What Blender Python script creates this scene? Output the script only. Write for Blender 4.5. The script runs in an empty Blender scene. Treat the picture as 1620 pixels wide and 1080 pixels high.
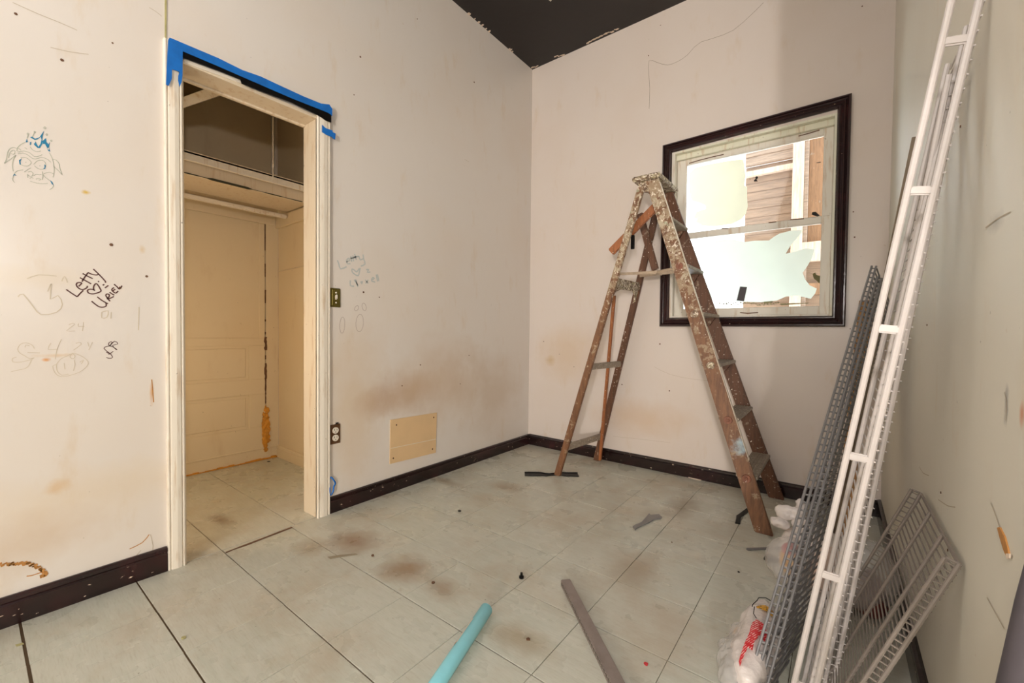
import bpy, bmesh, math, random
from mathutils import Vector, Matrix, noise
random.seed(7)
S = bpy.context.scene
C = S.collection
# ------------------------------------------------------------------ camera
CX, CY, CZ = 2.18239, -3.08111, 1.0
YAW, PITCH, ROLL, FPX = -0.65729, -0.022793, 0.010446, 668.841
_f = Vector((math.sin(YAW)*math.cos(PITCH), math.cos(YAW)*math.cos(PITCH), math.sin(PITCH)))
_r = _f.cross(Vector((0, 0, 1))).normalized(); _u = _r.cross(_f)
RV = _r*math.cos(ROLL)+_u*math.sin(ROLL); UV = -_r*math.sin(ROLL)+_u*math.cos(ROLL)
cam = bpy.data.objects.new('camera', bpy.data.cameras.new('camera')); C.objects.link(cam)
cam.matrix_world = Matrix(((RV.x, UV.x, -_f.x, CX), (RV.y, UV.y, -_f.y, CY), (RV.z, UV.z, -_f.z, CZ), (0, 0, 0, 1)))
cam.data.sensor_width = 36; cam.data.lens = 36*FPX/1620; cam.data.clip_start = 0.02
S.camera = cam
def at(px, py, ax, val):
    """world point where the measured sight line meets the plane  coordinate[ax] = val"""
    d = _f+RV*((px-810)/FPX)-UV*((py-540)/FPX); o = Vector((CX, CY, CZ))
    return o+d*((val-o[ax])/d[ax])
# ------------------------------------------------------------------ world, lights, exposure
W = bpy.data.worlds.new('world'); S.world = W; W.use_nodes = True
bg = W.node_tree.nodes['Background']; bg.inputs[0].default_value = (0.88, 0.95, 1.0, 1); bg.inputs[1].default_value = 4.4
def area(name, loc, to, sx, sy, power, col):
    l = bpy.data.lights.new(name, 'AREA'); l.shape = 'RECTANGLE'; l.size = sx; l.size_y = sy; l.energy = power; l.color = col
    o = bpy.data.objects.new(name, l); C.objects.link(o); o.location = loc
    o.rotation_euler = (Vector(to)-Vector(loc)).to_track_quat('-Z', 'Y').to_euler(); return o
area('room_fill_light', (0.8, -3.5, 3.0), (1.8, -1.0, 0.6), 1.6, 1.4, 20, (1.0, 0.98, 0.96))
fl = bpy.data.lights.new('flash', 'POINT'); fl.energy = 36; fl.shadow_soft_size = 0.04; fl.color = (1.0, 0.95, 0.92)
fo = bpy.data.objects.new('flash', fl); C.objects.link(fo); fo.location = (2.26, -3.12, 1.44)
wl = bpy.data.lights.new('rear_work_lamp', 'POINT'); wl.energy = 470; wl.shadow_soft_size = 0.10; wl.color = (1.0, 0.95, 0.92)
wo = bpy.data.objects.new('rear_work_lamp', wl); C.objects.link(wo); wo.location = (3.6, -7.4, 1.1)
cl = bpy.data.lights.new('closet_warm_fill', 'POINT'); cl.energy = 8; cl.shadow_soft_size = 0.08; cl.color = (1.0, 0.78, 0.52)  # unseen warm fill, added to brighten the closet interior
co = bpy.data.objects.new('closet_warm_fill', cl); C.objects.link(co); co.location = (-0.5, -2.85, 0.9)
S.view_settings.view_transform = 'Standard'; S.view_settings.look = 'None'
S.view_settings.exposure = 0.0; S.view_settings.gamma = 1.0; S.view_settings.use_curve_mapping = False
S.cycles.max_bounces = 8; S.cycles.transparent_max_bounces = 12
S.cycles.sample_clamp_indirect = 4.0
try:
    S.cycles.use_denoising = True; S.cycles.denoiser = 'OPENIMAGEDENOISE'
except Exception: pass

# ------------------------------------------------------------------ material helpers
def lin(r, g, b):
    f = lambda c: (c/255/12.92) if c/255 <= 0.04045 else ((c/255+0.055)/1.055)**2.4
    return (f(r), f(g), f(b), 1)
class Mat:
    def __init__(s, name, base, rough=0.6, metal=0.0, spec=0.5):
        s.m = bpy.data.materials.new(name); s.m.use_nodes = True; s.nt = s.m.node_tree; s.N = s.nt.nodes
        s.b = s.N['Principled BSDF']; s.col = None
        s.b.inputs['Roughness'].default_value = rough; s.b.inputs['Metallic'].default_value = metal
        s.b.inputs['Specular IOR Level'].default_value = spec
        rgb = s.N.new('ShaderNodeRGB'); rgb.outputs[0].default_value = base; s.col = rgb.outputs[0]
        s._pos = None; s._link()
    def _link(s): s.nt.links.new(s.col, s.b.inputs['Base Color'])
    def L(s, a, b): s.nt.links.new(a, b)
    def pos(s, space='world'):
        if space == 'world':
            if s._pos is None: s._pos = s.N.new('ShaderNodeNewGeometry').outputs['Position']
            return s._pos
        return s.N.new('ShaderNodeTexCoord').outputs['Object']
    def map(s, v, scale=(1, 1, 1), loc=(0, 0, 0), rot=(0, 0, 0)):
        n = s.N.new('ShaderNodeMapping'); n.inputs['Scale'].default_value = scale; n.inputs['Location'].default_value = loc
        n.inputs['Rotation'].default_value = rot; s.L(v, n.inputs['Vector']); return n.outputs[0]
    def noise(s, v, scale, detail=3, rough=0.55, dist=0.0):
        n = s.N.new('ShaderNodeTexNoise'); n.inputs['Scale'].default_value = scale; n.inputs['Detail'].default_value = detail
        n.inputs['Roughness'].default_value = rough; n.inputs['Distortion'].default_value = dist
        s.L(v, n.inputs['Vector']); return n.outputs[0]
    def ramp(s, v, a, b, lo=0.0, hi=1.0):
        n = s.N.new('ShaderNodeMapRange'); n.inputs[1].default_value = a; n.inputs[2].default_value = b
        n.inputs[3].default_value = lo; n.inputs[4].default_value = hi; n.clamp = True; n.interpolation_type = 'SMOOTHSTEP' if lo < hi else 'LINEAR'
        s.L(v, n.inputs[0]); return n.outputs[0]
    def math(s, op, a, b):
        n = s.N.new('ShaderNodeMath'); n.operation = op
        for i, v in enumerate((a, b)):
            if isinstance(v, (int, float)): n.inputs[i].default_value = v
            else: s.L(v, n.inputs[i])
        return n.outputs[0]
    def mix(s, fac, colr, mode='MIX'):
        n = s.N.new('ShaderNodeMix'); n.data_type = 'RGBA'; n.blend_type = mode
        if isinstance(fac, (int, float)): n.inputs[0].default_value = fac
        else: s.L(fac, n.inputs[0])
        s.L(s.col, n.inputs[6])
        if isinstance(colr, tuple): n.inputs[7].default_value = colr
        else: s.L(colr, n.inputs[7])
        s.col = n.outputs[2]; s._link(); return s
    def blob(s, center, rad, colr, strength, nsc=6, power=0.35):
        v = s.map(s.pos(), scale=tuple(1/r for r in rad), loc=tuple(-c/r for c, r in zip(center, rad)))
        ln = s.N.new('ShaderNodeVectorMath'); ln.operation = 'LENGTH'; s.L(v, ln.inputs[0])
        nz = s.noise(s.pos(), nsc, 4)
        d = s.math('ADD', ln.outputs['Value'], s.math('MULTIPLY', s.math('SUBTRACT', nz, 0.5), 1.6*power*2))
        f = s.ramp(d, 0.15, 1.05, 1.0, 0.0)
        return s.mix(s.math('MULTIPLY', f, strength), colr)
    def bump(s, h, strength=0.2, dist=0.01):
        n = s.N.new('ShaderNodeBump'); n.inputs['Strength'].default_value = strength; n.inputs['Distance'].default_value = dist
        s.L(h, n.inputs['Height'])
        if s.b.inputs['Normal'].is_linked: s.L(s.b.inputs['Normal'].links[0].from_socket, n.inputs['Normal'])
        s.L(n.outputs[0], s.b.inputs['Normal']); return s

def wallmat(name, base, warm, blobs=(), rough=0.32):
    m = Mat(name, base, rough)
    p = m.pos()
    m.mix(m.ramp(m.noise(p, 1.3, 3), 0.42, 0.68, 0, 0.35), warm)
    m.mix(m.ramp(m.noise(m.map(p, (3, 3, 1.0)), 3.0, 5, 0.65), 0.55, 0.78, 0, 0.35), lin(205, 180, 145))
    m.mix(m.ramp(m.noise(p, 17, 3, 0.7), 0.70, 0.80, 0, 0.4), lin(190, 160, 120))
    m.mix(m.ramp(m.noise(m.map(p, (1, 1, 1), (3, 1, 7)), 60, 1, 0.5), 0.80, 0.815, 0, 0.4), lin(95, 75, 60))
    for b in blobs: m.blob(*b)
    m.bump(m.noise(p, 55, 2), 0.05, 0.004); m.bump(m.noise(p, 4, 2), 0.12, 0.02)
    return m
P = lambda px, py, ax, v: tuple(at(px, py, ax, v))
brownst = lin(176, 140, 100)
M_left = wallmat('cream_wall_paint_left', lin(222, 215, 208), lin(219, 205, 190), [
    (P(640, 622, 0, 0), (0.4, 0.33, 0.16), brownst, 0.62, 7),
    (P(590, 640, 0, 0), (0.3, 0.16, 0.11), lin(165, 125, 88), 0.45, 9),
    (P(560, 640, 0, 0), (0.4, 0.25, 0.55), lin(205, 180, 145), 0.5, 5),
    (P(700, 600, 0, 0), (0.4, 0.5, 0.35), lin(198, 172, 142), 0.55, 5),
    (P(780, 620, 0, 0), (0.4, 0.45, 0.4), lin(192, 168, 140), 0.5, 5),
    (P(150, 780, 0, 0), (0.4, 0.5, 0.12), lin(215, 190, 150), 0.3, 8),
    (P(90, 770, 0, 0), (0.3, 0.04, 0.03), lin(205, 165, 105), 0.5, 30),
    (P(60, 440, 0, 0), (0.3, 0.16, 0.05), lin(215, 195, 160), 0.25, 12),
    (P(136, 304, 0, 0), (0.1, 0.014, 0.009), lin(205, 170, 60), 0.9, 60),
    (P(225, 395, 0, 0), (0.1, 0.012, 0.018), lin(205, 170, 110), 0.5, 50),
    (P(73, 569, 0, 0), (0.1, 0.012, 0.008), lin(215, 150, 80), 0.9, 60),
    (P(90, 562, 0, 0), (0.1, 0.06, 0.008), lin(215, 175, 115), 0.4, 40),
    (P(240, 620, 0, 0), (0.1, 0.008, 0.05), lin(205, 150, 85), 0.7, 20),
    (P(40, 860, 0, 0), (0.3, 0.25, 0.12), lin(200, 175, 145), 0.5, 9),
])
M_far = wallmat('cream_wall_paint_far', lin(222, 211, 203), lin(216, 200, 186), [
    (P(900, 560, 1, 0), (0.35, 0.4, 0.30), lin(208, 182, 150), 0.5, 5),
    (P(1010, 660, 1, 0), (0.45, 0.4, 0.16), lin(208, 180, 150), 0.55, 6),
    (P(870, 570, 1, 0), (0.06, 0.4, 0.05), lin(196, 165, 110), 0.6, 14),
])
M_right = wallmat('grey_cream_wall_paint_right', lin(222, 217, 203), lin(214, 205, 188), [
    (P(1575, 352, 0, 2.3876), (0.3, 0.05, 0.02), lin(150, 145, 140), 0.5, 30),
    (P(1592, 640, 0, 2.3876), (0.3, 0.012, 0.035), lin(120, 120, 120), 0.7, 40),
    (P(1617, 655, 0, 2.3876), (0.3, 0.012, 0.02), lin(205, 130, 90), 0.8, 20),
], 0.45)
M_closet = wallmat('yellowed_cream_closet_paint', lin(226, 210, 180), lin(222, 198, 158), [], 0.5)
def trimmat(name, base, rough=0.35):
    m = Mat(name, base, rough); p = m.pos()
    m.mix(m.ramp(m.noise(m.map(p, (6, 6, 0.7)), 7, 4, 0.6), 0.52, 0.72, 0, 0.55), lin(190, 158, 118))
    m.mix(m.ramp(m.noise(p, 45, 2, 0.6), 0.72, 0.76, 0, 0.6), lin(120, 95, 70))
    m.bump(m.noise(m.map(p, (10, 10, 1)), 12, 3), 0.15, 0.003); return m
M_trim = trimmat('aged_cream_trim_paint', lin(233, 224, 209))
M_jamb = trimmat('aged_cream_jamb_paint', lin(218, 203, 180))
def darktrim(name='chipped_dark_brown_paint', base=lin(28, 14, 13), chip=0.70):
    m = Mat(name, base, 0.22); p = m.pos()
    m.mix(m.ramp(m.noise(p, 6, 3), 0.45, 0.7, 0, 0.6), lin(58, 26, 28))
    m.mix(m.ramp(m.noise(m.map(p, (1, 1, 3)), 38, 3, 0.6), chip, chip+.015, 0, 1), lin(225, 205, 180))
    m.bump(m.noise(p, 30, 3), 0.25, 0.003); return m
M_dark = darktrim()
M_wdark = darktrim('dark_brown_window_casing_paint', lin(44, 26, 26), 0.73)
def woodmat(name, base, paint, a=0.60, paintcols=True, grain=(1, 1, 0.08)):
    m = Mat(name, base, 0.55); p = m.pos()
    m.mix(m.ramp(m.noise(m.map(p, grain), 70, 4, 0.7, 0.4), 0.35, 0.7, 0, 0.75), tuple(c*0.45 for c in base[:3])+(1,))
    if paintcols:
        m.mix(m.ramp(m.noise(p, 22, 4, 0.7, 0.3), a, a+0.07, 0, 0.9), lin(150, 132, 112))
        m.mix(m.ramp(m.noise(m.map(p, (1, 1, 1), (4, 2, 1)), 34, 5, 0.75, 0.6), a+0.02, a+0.07, 0, 1), paint)
        m.mix(m.ramp(m.noise(m.map(p, (1, 1, 1), (9, 5, 3)), 75, 2, 0.6), a+0.06, a+0.09, 0, 1), lin(232, 222, 205))
    m.bump(m.noise(m.map(p, grain), 90, 3), 0.3, 0.003); return m
M_wood = woodmat('paint_splattered_brown_wood', lin(112, 74, 50), lin(190, 174, 150), 0.585)
M_woodup = woodmat('heavily_paint_spattered_wood', lin(112, 84, 62), lin(176, 164, 132), 0.49)
M_wooddk = woodmat('dark_stained_splattered_wood', lin(100, 64, 42), lin(205, 190, 170), 0.62)
M_orange = woodmat('bare_orange_wood', lin(165, 100, 56), lin(215, 195, 165), 0.64)
M_bolt = woodmat('reddish_worn_bolt', lin(140, 88, 66), lin(215, 190, 165), 0.62)
M_step = woodmat('worn_grey_step_wood', lin(160, 146, 130), lin(200, 190, 175), 0.60, True, (0.08, 1, 1))
M_plank = woodmat('raw_tan_board', lin(176, 128, 74), lin(0, 0, 0), 0.6, False, (1, 1, 0.05))
# graded rail wood: paint build-up is heavier towards the top where cans stood
def railmat():
    m = Mat('ladder_rail_wood', lin(128, 88, 58), 0.5); p = m.pos()
    m.mix(m.ramp(m.noise(m.map(p, (1, 1, 0.08)), 70, 4, 0.7, 0.4), 0.35, 0.7, 0, 0.75), lin(80, 48, 30))
    sx = m.N.new('ShaderNodeSeparateXYZ'); m.L(p, sx.inputs[0])
    lift = m.ramp(sx.outputs[2], 0.5, 1.75, 0.0, 0.13)
    def thr(n, a): return m.ramp(m.math('ADD', n, lift), a, a+0.06, 0, 0.95)
    m.mix(thr(m.noise(p, 17, 5, 0.7, 0.3), 0.585), lin(158, 136, 110))
    m.mix(thr(m.noise(m.map(p, (1, 1, 1), (4, 2, 1)), 26, 5, 0.75, 0.6), 0.645), lin(186, 172, 148))
    m.mix(thr(m.noise(m.map(p, (1, 1, 1), (2, 8, 1)), 30, 4, 0.7, 0.6), 0.74), lin(150, 158, 130))
    m.mix(thr(m.noise(m.map(p, (1, 1, 1), (7, 7, 2)), 24, 4, 0.7, 0.6), 0.76), lin(92, 72, 56))
    m.mix(thr(m.noise(m.map(p, (1, 1, 0.7), (9, 5, 3)), 75, 2, 0.6), 0.71), lin(232, 222, 205))
    m.blob(tuple(at(1172, 707, 1, -.59)), (0.05, 0.05, 0.055), lin(160, 182, 192), 0.95, 40, 0.6)
    m.bump(m.noise(p, 60, 4), 0.35, 0.004); return m
M_rail = railmat()
M_edge = trimmat('scuffed_cream_edge_paint', lin(220, 208, 190))
def tilemat():
    m = Mat('pale_green_vinyl_tile', lin(200, 199, 185), 0.33); p = m.pos()
    oi = m.N.new('ShaderNodeObjectInfo')
    vadd = m.N.new('ShaderNodeVectorMath'); vadd.operation = 'ADD'; m.L(p, vadd.inputs[0])
    sc = m.N.new('ShaderNodeVectorMath'); sc.operation = 'SCALE'; sc.inputs[3].default_value = 40; m.L(oi.outputs['Location'], sc.inputs[0]); m.L(sc.outputs[0], vadd.inputs[1])
    v2 = vadd.outputs[0]
    m.mix(m.ramp(oi.outputs['Random'], 0, 1, 0, 0.5), lin(190, 195, 182))
    m.mix(m.ramp(m.noise(m.map(v2, (1, 5, 1), rot=(0, 0, 0.4)), 9, 8, 0.62), 0.3, 0.7, 0, 0.5), lin(214, 212, 200))
    m.mix(m.ramp(m.noise(m.map(v2, (1, 9, 1), (3, 3, 3), (0, 0, 0.5)), 24, 8, 0.7), 0.45, 0.85, 0, 0.55), lin(158, 148, 126))
    m.mix(m.ramp(m.noise(p, 2.2, 8, 0.7, 0.1), 0.42, 0.75, 0, 0.6), lin(176, 156, 130))
    m.mix(m.ramp(m.noise(m.map(p, (1, 1, 1), (5, 2, 0)), 9, 8, 0.8, 0.2), 0.60, 0.78, 0, 0.7), lin(140, 112, 82))
    m.mix(m.ramp(m.noise(m.map(p, (1, 1, 1), (1, 9, 0)), 48, 3, 0.6), 0.735, 0.76, 0, 0.8), lin(96, 78, 60))
    for q, r, c, s_ in [((560, 855), (0.16, 0.12), (140, 108, 78), .75), ((640, 900), (0.14, 0.12), (146, 116, 84), .8), ((700, 930), (0.1, 0.08), (150, 122, 92), .6),
                    ((1080, 800), (0.10, 0.26), (142, 122, 98), .7), ((1010, 900), (0.10, 0.22), (156, 134, 108), .55), ((820, 1010), (0.16, 0.08), (158, 138, 106), .6),
                    ((800, 770), (0.14, 0.1), (150, 128, 98), .6), ((700, 760), (0.2, 0.06), (140, 118, 88), .6), ((350, 822), (0.12, 0.05), (120, 84, 54), .6), ((495, 865), (0.1, 0.1), (150, 125, 95), .55)]:
        c3 = at(q[0], q[1], 2, 0); m.blob(tuple(c3), (r[0], r[1], 0.5), lin(*c), s_, 12)
    m.bump(m.noise(p, 7, 2), 0.08, 0.008)
    rn = m.ramp(m.noise(p, 5, 4), 0.35, 0.7, 0.22, 0.5); m.L(rn, m.b.inputs['Roughness'])
    return m
M_tile = tilemat()
M_sub = Mat('dark_tile_adhesive', lin(92, 72, 48), 0.8)
def ceilmat():
    m = Mat('near_black_brown_ceiling_paint', lin(16, 9, 8), 0.5); p = m.pos()
    m.mix(m.ramp(m.noise(p, 2, 3), 0.4, 0.7, 0, 0.5), lin(24, 13, 10)); m.bump(m.noise(p, 14, 3), 0.1, 0.01); return m
M_ceil = ceilmat()
def solid(name, base, rough=0.5, metal=0.0, nz=0.15, sc=30):
    m = Mat(name, base, rough, metal); p = m.pos()
    m.mix(m.ramp(m.noise(p, sc, 3), 0.4, 0.75, 0, nz), tuple(c*0.55 for c in base[:3])+(1,)); m.bump(m.noise(p, sc*2, 2), 0.08, 0.002); return m
M_blue = solid('blue_masking_tape', lin(10, 104, 190), 0.55, nz=0.45, sc=18)
M_black = solid('black_plastic', lin(8, 7, 7), 0.4)
M_black.b.inputs['Specular IOR Level'].default_value = 0.25
M_white = solid('white_vinyl_coated_wire', lin(196, 188, 183), 0.35, nz=0.1)
M_grey = solid('grey_coated_wire', lin(132, 130, 130), 0.4, 0.2, nz=0.2)
M_greyd = solid('taupe_coated_wire', lin(136, 126, 117), 0.4, 0.1, nz=0.2)
M_metal = solid('worn_steel_strap', lin(170, 152, 132), 0.4, 0.5, nz=0.5, sc=60)
M_bar = solid('dull_grey_aluminium', lin(150, 138, 132), 0.45, 0.35, nz=0.35, sc=25)
M_tube = solid('pale_blue_plastic', lin(158, 238, 252), 0.22, nz=0.08)
M_brass = solid('tarnished_brass', lin(108, 96, 40), 0.35, 0.6, nz=0.4, sc=80)
M_brownp = solid('brown_plastic_plate', lin(88, 58, 34), 0.35, nz=0.5, sc=90)
M_ivory = solid('ivory_plastic', lin(226, 216, 200), 0.4, nz=0.1)
M_panel = solid('tan_painted_panel', lin(218, 186, 142), 0.5, nz=0.12, sc=8)
M_foam = solid('orange_expanding_foam', lin(216, 150, 50), 0.7, nz=0.6, sc=45)
M_winp = trimmat('peeling_white_window_paint', lin(228, 222, 210), 0.4)
M_winh = trimmat('pale_green_window_head_paint', lin(226, 224, 204), 0.4)
M_gash = solid('exposed_dark_wood_crack', lin(104, 72, 50), 0.8, nz=0.5)
M_flake = solid('bare_plaster_chip', lin(226, 206, 186), 0.7, nz=0.2)
M_scar = solid('olive_paint_scar', lin(176, 168, 118), 0.6, nz=0.3)
M_ink = solid('dark_brown_marker_ink', lin(86, 50, 46), 0.5)
M_inkblue = solid('blue_marker_ink', lin(20, 118, 158), 0.5)
M_inkfade = solid('faded_blue_marker_ink', lin(186, 192, 190), 0.5, nz=0.05)
M_pen = solid('grey_green_pencil', lin(172, 176, 160), 0.6, nz=.05)
M_penf = solid('faint_grey_pencil', lin(206, 194, 174), 0.6, nz=.05)
M_penb = solid('brown_pencil', lin(150, 128, 118), 0.6)
M_crack = solid('hairline_crack', lin(150, 134, 114), 0.8)
M_scr = solid('faint_scratch', lin(186, 172, 150), 0.8, nz=.05)
M_scuff = solid('rust_brown_scuff', lin(186, 130, 66), 0.7, nz=0.6, sc=70)
M_darkfab = solid('charcoal_fabric', lin(72, 66, 70), 0.7)

# ------------------------------------------------------------------ mesh helpers
def link(name, bm, mat, parent=None, loc=None, smooth=False, mats=None):
    me = bpy.data.meshes.new(name)
    if loc is None: loc = Vector((0, 0, 0))
    loc = Vector(loc)
    base = parent_world(parent)
    bmesh.ops.translate(bm, verts=bm.verts, vec=-(base+loc) if parent is None else -base)
    bmesh.ops.recalc_face_normals(bm, faces=bm.faces)
    bm.to_mesh(me); bm.free()
    for f in me.polygons: f.use_smooth = smooth
    for m in (mats or [mat]): me.materials.append(m.m)
    o = bpy.data.objects.new(name, me); C.objects.link(o)
    if parent is None: o.location = loc
    else: o.parent = parent
    return o
def parent_world(p):
    v = Vector((0, 0, 0))
    while p is not None: v += p.location; p = p.parent
    return v
def root(name, loc, label, cat, group=None):
    o = bpy.data.objects.new(name, None); C.objects.link(o); o.location = loc; o.empty_display_size = 0.1
    o['label'] = label; o['category'] = cat
    if group: o['group'] = group
    return o
def tag(o, label, cat, group=None):
    o['label'] = label; o['category'] = cat
    if group: o['group'] = group
    return o
def struct(o, label=None, cat=None):
    o['kind'] = 'structure'
    if label: o['label'] = label
    if cat: o['category'] = cat
    return o
def lab(o, t): o['label'] = t; return o
def box(bm, x0, x1, y0, y1, z0, z1, bev=0.0, mi=0):
    vs = [bm.verts.new((x, y, z)) for x in (x0, x1) for y in (y0, y1) for z in (z0, z1)]
    fs = [bm.faces.new([vs[i] for i in f]) for f in ((0, 1, 3, 2), (4, 6, 7, 5), (0, 4, 5, 1), (2, 3, 7, 6), (0, 2, 6, 4), (1, 5, 7, 3))]
    for f in fs: f.material_index = mi
    if bev: bmesh.ops.bevel(bm, geom=list({e for f in fs for e in f.edges}), offset=bev, segments=1, affect='EDGES')
    return vs
def beam(bm, p0, p1, u, v, bev=0.003):
    p0, p1, u, v = map(Vector, (p0, p1, u, v))
    vs = [bm.verts.new(p+a*u+b*v) for p in (p0, p1) for a, b in ((-1, -1), (1, -1), (1, 1), (-1, 1))]
    fs = [bm.faces.new([vs[i] for i in f]) for f in ((0, 3, 2, 1), (4, 5, 6, 7), (0, 1, 5, 4), (1, 2, 6, 5), (2, 3, 7, 6), (3, 0, 4, 7))]
    if bev: bmesh.ops.bevel(bm, geom=list({e for f in fs for e in f.edges}), offset=bev, segments=2, affect='EDGES')
def tube(bm, pts, r, n=8, cap=True):
    pts = [Vector(p) for p in pts]; rings = []
    t0 = (pts[1]-pts[0]).normalized(); ref = Vector((0, 0, 1)) if abs(t0.z) < .9 else Vector((1, 0, 0))
    nrm = t0.cross(ref).normalized()
    for i, p in enumerate(pts):
        t = (pts[min(i+1, len(pts)-1)]-pts[max(i-1, 0)]).normalized()
        nrm = (nrm-t*nrm.dot(t)).normalized(); b = t.cross(nrm)
        rr = r[i] if isinstance(r, (list, tuple)) else r
        rings.append([bm.verts.new(p+(nrm*math.cos(2*math.pi*k/n)+b*math.sin(2*math.pi*k/n))*rr) for k in range(n)])
    for a, b in zip(rings, rings[1:]):
        for k in range(n): bm.faces.new((a[k], a[(k+1) % n], b[(k+1) % n], b[k]))
    if cap: bm.faces.new(rings[0]); bm.faces.new(rings[-1][::-1])
def slab(bm, pts, off, mi=0):
    """solid plate: outline of 3D points, extruded by the vector off"""
    off = Vector(off); a = [bm.verts.new(Vector(p)) for p in pts]; b = [bm.verts.new(Vector(p)+off) for p in pts]
    fs = [bm.faces.new(a), bm.faces.new(b[::-1])]
    n = len(pts)
    for i in range(n): fs.append(bm.faces.new((a[i], a[(i+1) % n], b[(i+1) % n], b[i])))
    for f in fs: f.material_index = mi
def plate(bm, pix, ax, val, thick, sign=1):
    pts = [at(x, y, ax, val) for x, y in pix]; off = [0, 0, 0]; off[ax] = thick*sign; slab(bm, pts, off)
def stroke(bm, pix, ax, val, w, sign=1, closed=False):
    """pen / marker line lying on a wall"""
    pts = [at(x, y, ax, val) for x, y in pix]
    if closed: pts.append(pts[0])
    n = Vector((0, 0, 0)); n[ax] = sign
    L_, R_ = [], []
    for i, p in enumerate(pts):
        t = pts[min(i+1, len(pts)-1)]-pts[max(i-1, 0)]
        s_ = t.cross(n)
        s_ = s_.normalized()*w/2 if s_.length > 1e-7 else Vector((0, 0, w/2))
        L_.append(bm.verts.new(p+s_+n*0.0008)); R_.append(bm.verts.new(p-s_+n*0.0008))
    for i in range(len(pts)-1): bm.faces.new((L_[i], L_[i+1], R_[i+1], R_[i]))
def smooth_pts(p, k=3):
    out = []
    for i in range(len(p)-1):
        p0, p1, p2, p3 = p[max(i-1, 0)], p[i], p[i+1], p[min(i+2, len(p)-1)]
        for j in range(k):
            t = j/k
            out.append(tuple(0.5*((2*b)+(-a+c)*t+(2*a-5*b+4*c-d)*t*t+(-a+3*b-3*c+d)*t**3) for a, b, c, d in zip(p0, p1, p2, p3)))
    out.append(p[-1]); return out
def ell(cx, cy, rx, ry, rot=0, n=14, a0=0, a1=360):
    out = []
    for i in range(n+1):
        a = math.radians(a0+(a1-a0)*i/n); x, y = rx*math.cos(a), ry*math.sin(a); r = math.radians(rot)
        out.append((cx+x*math.cos(r)-y*math.sin(r), cy+x*math.sin(r)+y*math.cos(r)))
    return out
NB = bmesh.new

# ------------------------------------------------------------------ room shell
WX, H, YB, YR, XR = 2.3876, 3.3056, -7.8, -2.27, 4.3
DY0, DY1, DZ = -2.52, -1.93, 2.105
TW = 0.13
bm = NB(); box(bm, -TW, 0, YB, DY0, 0, H); box(bm, -TW, 0, DY1, 0.13, 0, H); box(bm, -TW, 0, DY0, DY1, DZ, H)
wall_left = struct(link('wall_left', bm, M_left), 'cream painted wall with the closet doorway, stained and scribbled on')
WIN = (1.222, 2.152, 1.112, 2.277)
bm = NB(); box(bm, 0, WIN[0], 0, 0.14, 0, H); box(bm, WIN[1], WX, 0, 0.14, 0, H); box(bm, WIN[0], WIN[1], 0, 0.14, 0, WIN[2]); box(bm, WIN[0], WIN[1], 0, 0.14, WIN[3], H)
wall_far = struct(link('wall_far', bm, M_far), 'cream end wall with the dark framed window')
bm = NB(); box(bm, WX, WX+0.13, YR, 0.14, 0, H)
wall_right = struct(link('wall_right', bm, M_right), 'greyish cream wall that the wire shelves lean on')
bm = NB(); box(bm, WX+0.13, XR+.12, YR, YR+0.12, 0, H); struct(link('wall_return', bm, M_right), 'wall return beyond the right wall end')
bm = NB(); box(bm, XR, XR+.12, YB-.12, YR, 0, H); struct(link('wall_side', bm, M_right), 'side wall of the wider room part')
bm = NB(); box(bm, 0, XR, YB-0.12, YB, 0, H)
struct(link('wall_rear', bm, M_right), 'plain wall behind the camera')
bm = NB(); box(bm, -TW, WX+0.13, YB-0.12, 0.14, H, H+0.1); box(bm, WX+.13, XR+.12, YB-.12, YR+.12, H, H+.1)
ceiling = struct(link('ceiling', bm, M_ceil), 'near black painted ceiling')
# ------------------------------------------------------------------ floor and tiles
bm = NB(); box(bm, -1.45, WX+0.13, YB-0.12, 0.14, -0.12, -0.004); box(bm, WX+.13, XR+.12, YB-.12, YR+.12, -0.12, -0.001)
floor = struct(link('floor', bm, M_sub), 'floor of pale greenish square vinyl tiles with brown dirt')
ys = [0.0, -0.27, -0.572, -0.869, -1.175, -1.482, -1.778, -2.080, -2.381, -2.676, -2.975, -3.275, -3.575, -3.875, -4.175, -4.475, -4.775, -5.075, -5.375, -5.675, -5.975, -6.275, -6.575, -6.875, -7.175, -7.475, YB]
xs = [0.3*i for i in range(8)]+[WX]
xs = [0.0, 0.303, 0.606, 0.906, 1.202, 1.494, 1.790, 2.09, WX]
tile_cache = {}
def tile(x0, x1, y0, y1, g):
    cx, cy = (x0+x1)/2, (y0+y1)/2; w, d = x1-x0-g*.8, y1-y0-g*1.6; key = (round(w, 4), round(d, 4))
    if key not in tile_cache:
        b = NB(); box(b, -w/2, w/2, -d/2, d/2, -0.004, 0.0)
        top = [e for e in b.edges if all(v.co.z > -0.001 for v in e.verts)]
        bmesh.ops.bevel(b, geom=top, offset=0.0008, segments=1, affect='EDGES')
        bmesh.ops.recalc_face_normals(b, faces=b.faces)
        me = bpy.data.meshes.new('floor_tile'); b.to_mesh(me); b.free(); me.materials.append(M_tile.m); tile_cache[key] = me
    o = bpy.data.objects.new('floor_tile', tile_cache[key]); C.objects.link(o); o.parent = floor
    o.location = (cx+random.uniform(-.0004, .0004), cy+random.uniform(-.0004, .0004), random.uniform(-.0005, 0.0))
    o.rotation_euler = (random.uniform(-.0012, .0012), random.uniform(-.0012, .0012), random.uniform(-.0010, .0010))
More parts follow.
